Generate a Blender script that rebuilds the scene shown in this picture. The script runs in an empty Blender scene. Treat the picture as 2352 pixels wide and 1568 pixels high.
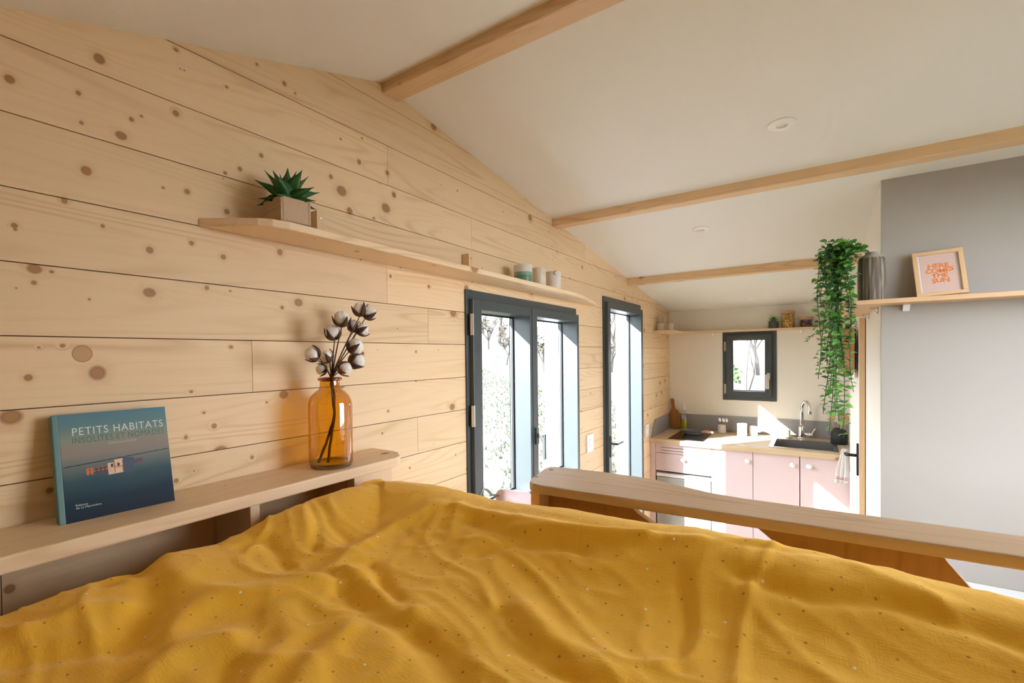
import bpy, bmesh, math, random
from mathutils import Vector, Matrix, noise as mnoise

random.seed(7)
scene = bpy.context.scene
COL = scene.collection

# ------------------------------------------------------------------ camera
F_PX, CX, CY, IW, IH = 1103.4, 1057.6, 836.6, 2352.0, 1568.0
YAW, PITCH, ROLL = (math.radians(a) for a in (36.427, -0.952, -0.7935))
CAM = Vector((0.0, 0.0, 1.66))
FWD = Vector((-math.sin(YAW)*math.cos(PITCH), math.cos(YAW)*math.cos(PITCH), math.sin(PITCH)))
_r = Vector((math.cos(YAW), math.sin(YAW), 0)); _u = _r.cross(FWD)
RGT = math.cos(ROLL)*_r + math.sin(ROLL)*_u
UPV = -math.sin(ROLL)*_r + math.cos(ROLL)*_u
cd = bpy.data.cameras.new('camera'); cam = bpy.data.objects.new('camera', cd); COL.objects.link(cam)
cd.sensor_width = 36.0; cd.lens = 36.0*F_PX/IW
cd.shift_x = (IW/2-CX)/IW; cd.shift_y = (CY-IH/2)/IW
cd.clip_start = 0.02; cd.clip_end = 400
m = Matrix.Identity(4)
for i in range(3):
    m[i][0], m[i][1], m[i][2], m[i][3] = RGT[i], UPV[i], -FWD[i], CAM[i]
cam.matrix_world = m
scene.camera = cam

# ------------------------------------------------------------------ sky, sun, exposure
SUN_DIR = Vector((0.68, 1.0, -0.61)).normalized()
world = bpy.data.worlds.new('world'); scene.world = world; world.use_nodes = True
wn = world.node_tree.nodes; wl = world.node_tree.links
# a pale, hazy, even sky
wn['Background'].inputs[0].default_value = (0.93, 0.96, 1.0, 1); wn['Background'].inputs[1].default_value = 3.0
sd = bpy.data.lights.new('sun', 'SUN'); sd.energy = 8.5; sd.angle = math.radians(0.6); sd.color = (1.0, 0.97, 0.91)
sun = bpy.data.objects.new('sun', sd); COL.objects.link(sun); sun.location = (-6, -6, 8)
sun.rotation_euler = SUN_DIR.to_track_quat('-Z', 'Y').to_euler()
vs = scene.view_settings
vs.view_transform = 'Standard'; vs.look = 'None'; vs.gamma = 1.0; vs.use_curve_mapping = False
vs.exposure = 2.36
scene.cycles.max_bounces = 11; scene.cycles.diffuse_bounces = 8; scene.cycles.glossy_bounces = 3; scene.cycles.transparent_max_bounces = 12
scene.cycles.sample_clamp_indirect = 8.0; scene.cycles.adaptive_threshold = 0.07; scene.cycles.adaptive_min_samples = 16

def portal(name, c, sx, sy, nrm):
    l = bpy.data.lights.new(name, 'AREA'); l.shape = 'RECTANGLE'; l.size = sx; l.size_y = sy
    l.cycles.is_portal = True
    o = bpy.data.objects.new(name, l); COL.objects.link(o); o.location = c
    o.rotation_euler = Vector(nrm).to_track_quat('-Z', 'Z').to_euler()

# ------------------------------------------------------------------ pixel helpers (photo pixel -> point on a known surface)
def ray(px, py): return FWD + RGT*((px-CX)/F_PX) - UPV*((py-CY)/F_PX)
def on_x(px, py, x): d = ray(px, py); return CAM + d*((x-CAM.x)/d.x)
def on_y(px, py, y): d = ray(px, py); return CAM + d*((y-CAM.y)/d.y)
def on_z(px, py, z): d = ray(px, py); return CAM + d*((z-CAM.z)/d.z)

# ------------------------------------------------------------------ mesh helpers
class MB:
    def __init__(s): s.v = []; s.f = []
    def add(s, vs, fs):
        b = len(s.v); s.v += [Vector(p) for p in vs]; s.f += [tuple(b+i for i in f) for f in fs]; return s
    def box(s, x0, x1, y0, y1, z0, z1):
        return s.add([(x, y, z) for x in (x0, x1) for y in (y0, y1) for z in (z0, z1)],
                     [(0,1,3,2),(4,6,7,5),(0,4,5,1),(2,3,7,6),(0,2,6,4),(1,5,7,3)])
    def hexa(s, p):   # 8 corners ordered like box
        return s.add(p, [(0,1,3,2),(4,6,7,5),(0,4,5,1),(2,3,7,6),(0,2,6,4),(1,5,7,3)])
    def prism(s, pts, a, b, axis):   # 2d polygon extruded from a to b along axis
        def mk(p, t):
            return {'x': (t, p[0], p[1]), 'y': (p[0], t, p[1]), 'z': (p[0], p[1], t)}[axis]
        n = len(pts); vs = [mk(p, a) for p in pts] + [mk(p, b) for p in pts]
        fs = [tuple(range(n)), tuple(range(2*n-1, n-1, -1))] + [(i, (i+1) % n, n+(i+1) % n, n+i) for i in range(n)]
        return s.add(vs, fs)
    def lathe(s, prof, c=(0,0,0), seg=24, mat=None, close=False):
        b = []; fs = []; n = len(prof)
        for i in range(seg):
            a = 2*math.pi*i/seg
            for r, z in prof:
                p = Vector((r*math.cos(a), r*math.sin(a), z))
                b.append((mat @ p if mat else p) + Vector(c))
        for i in range(seg):
            j = (i+1) % seg
            for k in range(n-1): fs.append((i*n+k, j*n+k, j*n+k+1, i*n+k+1))
            if close: fs.append((i*n+n-1, j*n+n-1, j*n, i*n))
        return s.add(b, fs)
    def tube(s, pts, rad, seg=8, cap=True):
        pts = [Vector(p) for p in pts]; n = len(pts)
        if not hasattr(rad, '__len__'): rad = [rad]*n
        b = []; ref = Vector((0.31, 0.17, 0.93)); prev = None
        for i, p in enumerate(pts):
            t = (pts[min(i+1, n-1)]-pts[max(i-1, 0)]).normalized()
            if prev is None: u = t.cross(ref).normalized()
            else: u = (prev - t*prev.dot(t)).normalized()
            prev = u; w = t.cross(u)
            for k in range(seg):
                a = 2*math.pi*k/seg; b.append(p + (u*math.cos(a)+w*math.sin(a))*rad[i])
        fs = [(i*seg+k, i*seg+(k+1) % seg, (i+1)*seg+(k+1) % seg, (i+1)*seg+k) for i in range(n-1) for k in range(seg)]
        if cap: fs += [tuple(range(seg-1, -1, -1)), tuple(range((n-1)*seg, n*seg))]
        return s.add(b, fs)
    def ball(s, c, r, seg=12, ring=8, fn=None):
        b = []; fs = []
        sx, sy, sz = r if hasattr(r, '__len__') else (r, r, r)
        for i in range(ring+1):
            th = math.pi*i/ring
            for k in range(seg):
                a = 2*math.pi*k/seg
                d = Vector((math.sin(th)*math.cos(a), math.sin(th)*math.sin(a), math.cos(th)))
                q = fn(d) if fn else 1.0
                b.append(Vector(c)+Vector((d.x*sx*q, d.y*sy*q, d.z*sz*q)))
        for i in range(ring):
            for k in range(seg): fs.append((i*seg+k, (i+1)*seg+k, (i+1)*seg+(k+1) % seg, i*seg+(k+1) % seg))
        return s.add(b, fs)

def woff(p):
    o = Vector((0, 0, 0))
    while p: o += p.location; p = p.parent
    return o
def build(mb, name, mat, parent=None, smooth=False, bevel=0, seg=2, base=None, recalc=True, solidify=0, subsurf=0):
    """links the collected shapes as ONE mesh object (world coordinates in, local coordinates out)"""
    off = woff(parent) if parent else (Vector(base) if base else Vector((0, 0, 0)))
    me = bpy.data.meshes.new(name); me.from_pydata([v-off for v in mb.v], [], mb.f); me.update()
    if recalc:
        bm = bmesh.new(); bm.from_mesh(me)
        bmesh.ops.remove_doubles(bm, verts=bm.verts, dist=1e-6)
        bmesh.ops.recalc_face_normals(bm, faces=bm.faces); bm.to_mesh(me); bm.free()
    if smooth:
        for p in me.polygons: p.use_smooth = True
    me.materials.append(mat)
    o = bpy.data.objects.new(name, me); COL.objects.link(o)
    if parent: o.parent = parent
    elif base: o.location = base
    if solidify:
        q = o.modifiers.new('solid', 'SOLIDIFY'); q.thickness = solidify; q.offset = 0
    if bevel:
        q = o.modifiers.new('bevel', 'BEVEL'); q.width = bevel; q.segments = seg; q.limit_method = 'ANGLE'; q.angle_limit = math.radians(40)
    if subsurf:
        q = o.modifiers.new('sub', 'SUBSURF'); q.levels = subsurf; q.render_levels = subsurf
    return o
def smooth_by_angle(o, deg=35):
    for p in o.data.polygons: p.use_smooth = True
    try: o.data.set_sharp_from_angle(angle=math.radians(deg))
    except Exception: pass
    return o
def tag(o, label=None, cat=None, group=None, kind=None):
    if label: o['label'] = label
    if cat: o['category'] = cat
    if group: o['group'] = group
    if kind: o['kind'] = kind
    return o
def thing(name, loc, label, cat, group=None):
    o = bpy.data.objects.new(name, None); COL.objects.link(o); o.location = loc; o.empty_display_size = 0.05
    return tag(o, label, cat, group)
def struct(name, loc=(0, 0, 0), label=None):
    o = bpy.data.objects.new(name, None); COL.objects.link(o); o.location = loc; o.empty_display_size = 0.05
    return tag(o, label, kind='structure')
def B(*a): return MB().box(*a)

# ------------------------------------------------------------------ materials
def new_mat(name):
    mt = bpy.data.materials.new(name); mt.use_nodes = True
    return mt, mt.node_tree.nodes, mt.node_tree.links, mt.node_tree.nodes['Principled BSDF']
def plain(name, col, rough=0.5, metal=0.0, spec=0.5, bump=0, bscale=200, var=0, vscale=6, sheen=0, coat=0, emit=0):
    mt, n, l, p = new_mat(name)
    p.inputs['Base Color'].default_value = (*col, 1); p.inputs['Roughness'].default_value = rough
    p.inputs['Metallic'].default_value = metal; p.inputs['Specular IOR Level'].default_value = spec
    p.inputs['Sheen Weight'].default_value = sheen; p.inputs['Coat Weight'].default_value = coat
    tc = n.new('ShaderNodeTexCoord')
    if var:
        t = n.new('ShaderNodeTexNoise'); t.inputs['Scale'].default_value = vscale; t.inputs['Detail'].default_value = 4
        l.new(tc.outputs['Object'], t.inputs['Vector'])
        mx = n.new('ShaderNodeMix'); mx.data_type = 'RGBA'
        mx.inputs[6].default_value = (*[c*(1-var) for c in col], 1); mx.inputs[7].default_value = (*[min(1, c*(1+var)) for c in col], 1)
        l.new(t.outputs['Fac'], mx.inputs[0]); l.new(mx.outputs[2], p.inputs['Base Color'])
    if bump:
        t = n.new('ShaderNodeTexNoise'); t.inputs['Scale'].default_value = bscale; t.inputs['Detail'].default_value = 3
        l.new(tc.outputs['Object'], t.inputs['Vector'])
        b = n.new('ShaderNodeBump'); b.inputs['Strength'].default_value = bump; b.inputs['Distance'].default_value = 0.002
        l.new(t.outputs['Fac'], b.inputs['Height']); l.new(b.outputs[0], p.inputs['Normal'])
    return mt
def glass(name, tint=(1, 1, 1), refl=0.08, rough=0.0, spread=0.25):
    mt, n, l, p = new_mat(name); n.remove(p)
    tr = n.new('ShaderNodeBsdfTransparent'); tr.inputs[0].default_value = (*tint, 1)
    gl = n.new('ShaderNodeBsdfGlossy'); gl.inputs['Roughness'].default_value = rough
    fr = n.new('ShaderNodeLayerWeight'); fr.inputs[0].default_value = spread
    mr = n.new('ShaderNodeMapRange'); mr.inputs[3].default_value = refl*0.5; mr.inputs[4].default_value = min(1, refl*6)
    l.new(fr.outputs['Facing'], mr.inputs[0])
    mx = n.new('ShaderNodeMixShader'); l.new(mr.outputs[0], mx.inputs[0]); l.new(tr.outputs[0], mx.inputs[1]); l.new(gl.outputs[0], mx.inputs[2])
    l.new(mx.outputs[0], n['Material Output'].inputs[0])
    return mt
def pine(name, axis='y', base=(0.775, 0.58, 0.36), dark=(0.57, 0.36, 0.175), ring=0.45, knot=0.55, kscale=6.0, knots=None, rough=0.5, bright=0.12, fiber=0.16):
    """knotty pine: flat-sawn growth rings, fibre, scattered knots; `knots` adds named knots (y, z, radius, dark)"""
    mt, n, l, p = new_mat(name); p.inputs['Roughness'].default_value = rough; p.inputs['Specular IOR Level'].default_value = 0.3
    def M(op, a, b=None, c=None):
        q = n.new('ShaderNodeMath'); q.operation = op
        for i, v in enumerate((a, b, c)):
            if v is None: continue
            if isinstance(v, (int, float)): q.inputs[i].default_value = v
            else: l.new(v, q.inputs[i])
        return q.outputs[0]
    def ramp(v, a, b, to0=0.0, to1=1.0):
        q = n.new('ShaderNodeMapRange'); q.interpolation_type = 'SMOOTHSTEP'
        for i, x in zip((0, 1, 2), (v, a, b)):
            if isinstance(x, (int, float)): q.inputs[i].default_value = x
            else: l.new(x, q.inputs[i])
        q.inputs[3].default_value = to0; q.inputs[4].default_value = to1
        return q.outputs[0]
    def comb(a, b, c):
        q = n.new('ShaderNodeCombineXYZ')
        for i, v in enumerate((a, b, c)):
            if isinstance(v, (int, float)): q.inputs[i].default_value = v
            else: l.new(v, q.inputs[i])
        return q.outputs[0]
    def mix(fac, a, b):
        q = n.new('ShaderNodeMix'); q.data_type = 'RGBA'
        for i, v in ((0, fac), (6, a), (7, b)):
            if isinstance(v, (int, float)): q.inputs[i].default_value = v
            elif isinstance(v, tuple): q.inputs[i].default_value = (*v, 1)
            else: l.new(v, q.inputs[i])
        return q.outputs[2]
    tc = n.new('ShaderNodeTexCoord'); oi = n.new('ShaderNodeObjectInfo')
    sp = n.new('ShaderNodeSeparateXYZ'); l.new(tc.outputs['Object'], sp.inputs[0])
    ax = {'x': (0, 1, 2), 'y': (1, 2, 0), 'z': (2, 0, 1)}[axis]
    L, A, C = (sp.outputs[i] for i in ax)
    rnd = oi.outputs['Random']; r11 = M('MULTIPLY', rnd, 23.0)
    AC = M('ADD', A, M('MULTIPLY', C, 0.8))
    # knots first: rings bend around them
    vo = n.new('ShaderNodeTexVoronoi'); vo.voronoi_dimensions = '2D'; vo.inputs['Scale'].default_value = 1.0
    kv = comb(M('ADD', M('MULTIPLY', L, kscale*0.8), r11), M('ADD', M('MULTIPLY', AC, kscale), r11), 0.0)
    l.new(kv, vo.inputs['Vector'])
    sc = n.new('ShaderNodeSeparateColor'); l.new(vo.outputs['Color'], sc.inputs[0])
    rad = M('MULTIPLY', M('MAXIMUM', M('SUBTRACT', sc.outputs[0], 1.0-knot), 0.0), 0.10/max(knot, .01))
    dn = M('DIVIDE', vo.outputs['Distance'], M('ADD', rad, 0.0004))
    vo2 = n.new('ShaderNodeTexVoronoi'); vo2.voronoi_dimensions = '2D'; vo2.inputs['Scale'].default_value = 1.0
    l.new(comb(M('ADD', M('MULTIPLY', L, kscale*1.7), r11), M('MULTIPLY', AC, kscale*2.1), 0.0), vo2.inputs['Vector'])
    sc2 = n.new('ShaderNodeSeparateColor'); l.new(vo2.outputs['Color'], sc2.inputs[0])
    rad2 = M('MULTIPLY', M('MAXIMUM', M('SUBTRACT', sc2.outputs[1], 1.0-knot*0.5), 0.0), 0.10/max(knot, .01))
    dn = M('MINIMUM', dn, M('DIVIDE', vo2.outputs['Distance'], M('ADD', rad2, 0.0004)))
    if knots:
        for (ky, kz, kr) in knots:
            d = n.new('ShaderNodeVectorMath'); d.operation = 'DISTANCE'
            d.inputs[1].default_value = (ky, kz, 0)
            if 'kp' not in locals(): kp = comb(L, A, 0.0)
            l.new(kp, d.inputs[0])
            dn = M('MINIMUM', dn, M('MULTIPLY', d.outputs['Value'], 1.0/kr))
    halo = ramp(dn, 3.2, 0.9)
    n1 = n.new('ShaderNodeTexNoise'); n1.inputs['Scale'].default_value = 1.0; n1.inputs['Detail'].default_value = 1.5; n1.inputs['Roughness'].default_value = 0.4
    l.new(comb(M('ADD', M('MULTIPLY', L, 0.75), r11), M('MULTIPLY', A, 9.0), M('MULTIPLY', C, 9.0)), n1.inputs['Vector'])
    ph = M('ADD', M('MULTIPLY', n1.outputs['Fac'], 95.0), M('MULTIPLY', halo, 4.0))
    rings = M('POWER', M('ADD', M('MULTIPLY', M('SINE', ph), 0.5), 0.5), 3.0)
    n2 = n.new('ShaderNodeTexNoise'); n2.inputs['Scale'].default_value = 1.0; n2.inputs['Detail'].default_value = 3
    l.new(comb(M('ADD', M('MULTIPLY', L, 5.0), r11), M('MULTIPLY', A, 190.0), M('MULTIPLY', C, 190.0)), n2.inputs['Vector'])
    n3 = n.new('ShaderNodeTexNoise'); n3.inputs['Scale'].default_value = 1.0; n3.inputs['Detail'].default_value = 2
    l.new(comb(M('ADD', M('MULTIPLY', L, 0.9), r11), M('MULTIPLY', A, 14.0), M('MULTIPLY', C, 14.0)), n3.inputs['Vector'])
    patch = ramp(n3.outputs['Fac'], 0.42, 0.72)
    f = M('ADD', M('MULTIPLY', rings, M('ADD', M('MULTIPLY', patch, ring), ring*0.18)), M('MULTIPLY', M('SUBTRACT', n2.outputs['Fac'], 0.45), fiber*2))
    f = M('ADD', f, M('MULTIPLY', halo, 0.30))
    q = n.new('ShaderNodeMath'); q.operation = 'ADD'; q.use_clamp = True; l.new(f, q.inputs[0]); q.inputs[1].default_value = 0.02
    col = mix(q.outputs[0], base, dark)
    # per-piece brightness
    hs = n.new('ShaderNodeHueSaturation'); l.new(col, hs.inputs['Color'])
    l.new(M('ADD', 1.0-bright*0.5, M('MULTIPLY', rnd, bright)), hs.inputs['Value'])
    core = ramp(dn, 1.05, 0.75); rim = M('MULTIPLY', ramp(dn, 1.35, 1.0), ramp(dn, 0.6, 0.95))
    col = mix(M('MULTIPLY', core, 0.80), hs.outputs[0], (0.31, 0.125, 0.030))
    col = mix(M('MULTIPLY', rim, 0.4), col, (0.09, 0.032, 0.010))
    if knots:      # one big pale knot with a thin dark outline
        bk_ = on_x(189, 812, -1.2); d = n.new('ShaderNodeVectorMath'); d.operation = 'DISTANCE'; l.new(kp, d.inputs[0]); d.inputs[1].default_value = (bk_.y, bk_.z, 0)
        dd = M('MULTIPLY', d.outputs['Value'], 1/0.0165)
        col = mix(M('MULTIPLY', ramp(dd, 1.05, 0.9), 0.8), col, (0.46, 0.25, 0.095)); col = mix(M('MULTIPLY', M('MULTIPLY', ramp(dd, 1.12, 1.0), ramp(dd, 0.88, 0.98)), 0.6), col, (0.15, 0.06, 0.02))
    l.new(col, p.inputs['Base Color'])
    b = n.new('ShaderNodeBump'); b.inputs['Strength'].default_value = 0.12; b.inputs['Distance'].default_value = 0.002
    l.new(M('ADD', n2.outputs['Fac'], M('MULTIPLY', rings, 0.5)), b.inputs['Height']); l.new(b.outputs[0], p.inputs['Normal'])
    return mt

# named knots on the plank wall, read off the photograph (pixel, pixel, radius in pixels)
KN = [(228,135,13),(22,182,11),(180,214,6),(187,282,5),(302,274,6),(404,260,8),(653,192,6),(590,148,4),(430,440,7),(521,486,7),(198,392,12),(600,357,6),
      (551,388,6),(760,406,6),(148,461,7),(33,518,7),(236,519,5),(344,574,9),(440,558,6),(513,590,7),(643,579,8),(897,634,5),(78,649,6),(205,687,3),
      (475,661,6),(648,706,5),(224,856,19),(65,867,9),(492,978,7),(427,1004,5),(114,1126,8),(405,1104,6),(579,1050,5),(825,372,7),
      (890,397,6),(905,448,7),(803,484,9),(22,1352,12),(380,1210,7),(985,658,5),(833,812,5)]
kn = []
for px, py, r in KN:
    a = on_x(px, py, -1.2); b = on_x(px, py+r, -1.2); kn.append((a.y, a.z, abs(a.z-b.z)*0.80))

M_ = {}
M_['wall_pine'] = pine('wall_pine', 'y', knots=kn, knot=0.30, kscale=6.5, ring=0.5)
M_['pine_x'] = pine('pine_x', 'x', knot=0.3, kscale=5.0, base=(0.76, 0.545, 0.33), dark=(0.54, 0.33, 0.16))
M_['pine_y'] = pine('pine_y', 'y', knot=0.22, kscale=5.0, base=(0.78, 0.60, 0.40), dark=(0.58, 0.38, 0.20))
M_['pine_z'] = pine('pine_z', 'z', knot=0.25, kscale=5.0, base=(0.74, 0.53, 0.32), dark=(0.52, 0.31, 0.15))
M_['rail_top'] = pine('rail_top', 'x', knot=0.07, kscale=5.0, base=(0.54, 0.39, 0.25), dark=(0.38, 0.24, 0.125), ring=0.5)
M_['rail_panel'] = pine('rail_panel', 'z', knot=0.1, kscale=4.0, base=(0.42, 0.225, 0.09), dark=(0.25, 0.115, 0.04), ring=0.6)  # darker brown: part of the panels' shade is put into the wood colour
M_['backing'] = plain('groove_backing', (0.16, 0.075, 0.03), 0.9)
M_['white_paint'] = plain('white_paint', (0.78, 0.755, 0.70), 0.75, bump=0.06, bscale=350)
M_['ceiling_paint'] = plain('ceiling_paint', (0.80, 0.795, 0.77), 0.8, bump=0.05, bscale=300)
M_['cream_paint'] = plain('cream_paint', (0.81, 0.785, 0.71), 0.75, bump=0.05, bscale=350)
M_['grey_paint'] = plain('grey_paint', (0.39, 0.368, 0.337), 0.8, bump=0.05, bscale=350)
M_['reveal'] = plain('reveal', (0.62, 0.65, 0.70), 0.6)
M_['anthracite'] = plain('anthracite', (0.052, 0.066, 0.072), 0.42, bump=0.05, bscale=900)
M_['sash_edge'] = M_['anthracite']
M_['steel'] = plain('brushed_steel', (0.62, 0.62, 0.62), 0.28, metal=1)
M_['chrome'] = plain('chrome', (0.85, 0.85, 0.86), 0.07, metal=1)
M_['nickel'] = plain('nickel', (0.66, 0.65, 0.62), 0.3, metal=1)
M_['black'] = plain('black_metal', (0.012, 0.012, 0.014), 0.4)
M_['pane'] = glass('window_glass', (0.96, 0.98, 1.0), 0.05)
M_['clear'] = glass('clear_glass', (0.95, 0.97, 0.96), 0.12)
M_['amber'] = glass('amber_glass', (0.89, 0.60, 0.085), 0.10, spread=0.35)
M_['amber_rim'] = glass('amber_glass_rim', (0.58, 0.24, 0.03), 0.12, spread=0.35)
M_['bottle_foot'] = glass('bottle_foot', (0.50, 0.42, 0.07), 0.14, spread=0.35)
M_['pink'] = plain('pink_cabinet', (0.68, 0.55, 0.55), 0.5)
M_['pink_dark'] = plain('slot_dark', (0.05, 0.035, 0.035), 0.8)
M_['white_gloss'] = plain('white_gloss', (0.83, 0.83, 0.82), 0.3)
M_['white_plastic'] = plain('white_plastic', (0.80, 0.80, 0.79), 0.4)
M_['floor'] = pine('floor_wood', 'y', base=(0.30, 0.245, 0.185), dark=(0.21, 0.16, 0.11), knot=0.15)

# ================================================================== THE SETTING
XL, YB, XR, YF = -1.2, 5.237, 1.05, -0.9          # room: left wall, kitchen wall, right wall, wall behind the bed
RIDGE_Y, RIDGE_Z = 1.19, 2.606
def ceil_z(y): return RIDGE_Z - 0.302*(RIDGE_Y-y) if y < RIDGE_Y else RIDGE_Z - 0.129*(y-RIDGE_Y)
def clip(poly, fn):     # keep the part of a convex polygon where fn <= 0
    out = []
    for i in range(len(poly)):
        a, b = poly[i], poly[(i+1) % len(poly)]; fa, fb = fn(a), fn(b)
        if fa <= 0: out.append(a)
        if (fa < 0 < fb) or (fb < 0 < fa):
            t = fa/(fa-fb); out.append((a[0]+(b[0]-a[0])*t, a[1]+(b[1]-a[1])*t))
    return out
roof1 = lambda p: p[1] - (RIDGE_Z - 0.302*(RIDGE_Y-p[0]))
roof2 = lambda p: p[1] - (RIDGE_Z - 0.129*(p[0]-RIDGE_Y))

# openings: (y0, y1, z0, z1)
W1 = (1.66, 2.829, 0.865, 1.945); W2 = (3.31, 4.204, 0.0, 2.07)
W3 = (-0.715, -0.281, 1.208, 1.857)
W4 = (1.22, 2.56, 1.08, 2.33)          # glazed door in the right wall, outside the frame
def holed(rects, u0, u1, v0, v1, inset):
    """rectangles covering [u0,u1]x[v0,v1] minus the openings"""
    us = sorted({u0, u1, *[r[0]+inset for r in rects], *[r[1]-inset for r in rects]})
    vs_ = sorted({v0, v1, *[(r[2]+inset if r[2] > 0 else v0) for r in rects], *[r[3]-inset for r in rects]})
    us = [u for u in us if u0 <= u <= u1]; vs_ = [v for v in vs_ if v0 <= v <= v1]
    out = []
    for a, b in zip(us, us[1:]):
        run = None
        for c, d in zip(vs_, vs_[1:]):
            mu, mv = (a+b)/2, (c+d)/2
            if any(r[0]+inset < mu < r[1]-inset and (r[2]+inset if r[2] > 0 else -9) < mv < r[3]-inset for r in rects):
                if run: out.append((a, b, *run)); run = None
            else: run = (run[0], d) if run else (c, d)
        if run: out.append((a, b, *run))
    return out

wall_left = struct('wall_left', (0, 0, 0), 'left wall clad in knotty pine boards')
mb = MB()
for a, b, c, d in holed([W1, W2], YF-0.2, YB+0.2, -0.1, 2.7, 0.03):
    pl = [(a, c), (b, c), (b, d), (a, d)]
    pl = clip(clip(pl, lambda p: roof1(p)-0.04), lambda p: roof2(p)-0.04)
    if len(pl) > 2: mb.prism(pl, -1.395, -1.222, 'x')
build(mb, 'wall_core', M_['reveal'], wall_left)
mb = MB()
for a, b, c, d in holed([W1, W2], YF, YB, 0, 2.62, 0.02):
    pl = clip(clip([(a, c), (b, c), (b, d), (a, d)], roof1), roof2)
    if len(pl) > 2: mb.prism(pl, -1.2215, -1.208, 'x')
build(mb, 'groove_backing', M_['backing'], wall_left)
# boards
PITCH_Z, Z0 = 0.1376, 1.7098
joints = {0: [0.697], -1: [0.697-9], 4: [1.72], 5: [1.214, 3.0], 3: [2.38], 2: [1.201, 4.3], 1: [1.42, 3.27], -2: [1.35], -3: [0.2, 1.9]}
G = 0.0011
for k in range(-13, 8):
    zlo, zhi = Z0 + (k-1)*PITCH_Z, Z0 + k*PITCH_Z
    if zhi <= 0: continue
    zlo = max(zlo, 0.0)
    cuts = [YF] + sorted(j for j in joints.get(k, [1.1 + ((k*7) % 5)*0.55, 3.9]) if YF < j < YB) + [YB]
    for ya, yb_ in zip(cuts, cuts[1:]):
        # pieces of this board left by the openings; separate boards where an opening cuts the whole height
        cells = holed([W1, W2], ya+G*0.6, yb_-G*0.6, zlo+G, zhi-G, 0.012)
        cells = [c for c in cells if c[1]-c[0] > 1e-4 and c[3]-c[2] > 1e-4]
        groups = []
        for c in sorted(cells):
            if groups and abs(groups[-1][-1][1]-c[0]) < 1e-6: groups[-1].append(c)
            else: groups.append([c])
        for g in groups:
            mb = MB()
            for a, b, c, d in g:
                pl = clip(clip([(a, c), (b, c), (b, d), (a, d)], roof1), roof2)
                if len(pl) > 2: mb.prism(pl, -1.2125, XL, 'x')
            if mb.v: build(mb, 'board', M_['wall_pine'], wall_left, recalc=True)

def slab(name, mat, shapes, label=None):
    return tag(build(shapes, name, mat), label, kind='structure')
mb = MB()
for a, b, c, d in holed([W3], -1.4, XR+0.2, -0.1, 2.3, 0.02): mb.box(a, b, YB, YB+0.2, c, d)
slab('wall_back', M_['cream_paint'], mb, 'cream kitchen end wall')
mb = MB()
for a, b, c, d in holed([W4], YF-0.2, YB+0.2, -0.1, 2.75, 0.0):
    pl = clip(clip([(a, c), (b, c), (b, d), (a, d)], lambda p: roof1(p)-0.04), lambda p: roof2(p)-0.04)
    if len(pl) > 2: mb.prism(pl, XR, XR+0.2, 'x')
slab('wall_right', M_['white_paint'], mb)
mb = MB(); pl = [(-1.4, -0.1), (XR+0.2, -0.1), (XR+0.2, 2.0), (-1.4, 2.0)]
mb.prism(pl, YF-0.2, YF, 'y'); slab('wall_front', M_['white_paint'], mb)
slab('floor', M_['floor'], B(-1.4, XR+0.2, YF-0.2, YB+0.2, -0.12, 0.0))
mb = MB()
pr = [(YF-0.25, ceil_z(YF-0.25)), (RIDGE_Y, RIDGE_Z), (YB+0.25, ceil_z(YB+0.25)), (YB+0.25, ceil_z(YB+0.25)+0.14), (RIDGE_Y, RIDGE_Z+0.14), (YF-0.25, ceil_z(YF-0.25)+0.14)]
mb.prism([pr[0], pr[1], pr[4], pr[5]], -1.42, XR+0.25, 'x'); mb.prism([pr[1], pr[2], pr[3], pr[4]], -1.42, XR+0.25, 'x')
slab('ceiling', M_['ceiling_paint'], mb, 'pale ceiling rising to a ridge')
# bathroom box on the right
PX, PY = 0.232, 2.784
def upto(a, b, lo, fn, mbx, **k):
    pl = clip(clip([(a, lo), (b, lo), (b, 2.7), (a, 2.7)], lambda p: roof1(p)-0.02), lambda p: roof2(p)-0.02); mbx.prism(pl, fn[0], fn[1], 'x')
mb = MB(); upto(PY, PY+0.07, 0, (PX+0.001, XR+0.02), mb); slab('wall_partition_front', M_['grey_paint'], mb, 'grey partition wall beyond the bed')
mb = MB(); upto(PY+0.002, YB, 0, (PX, PX+0.07), mb); slab('wall_partition_side', M_['white_paint'], mb, 'white side wall of the partition')
# ceiling beams
def beam(y0, y1, zb, x1, label):
    o = MB(); zt = max(ceil_z(y0), ceil_z(y1))+0.01
    o.box(XL, x1, y0, y1, zb, zt); o = build(o, 'ceiling_beam', M_['pine_x'], base=(XL, y0, zb), bevel=0.004)
    return tag(o, label, 'beam', 'exposed ceiling beams')
beam(1.193, 1.272, 2.572, XR, 'thick pine ridge beam nearest the bed under the ceiling peak')
beam(2.522, 2.600, 2.390, XR, 'long pine ceiling beam just in front of the grey partition')
beam(3.866, 3.945, 2.206, PX, 'short pine ceiling beam nearest the kitchen wall')

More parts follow.
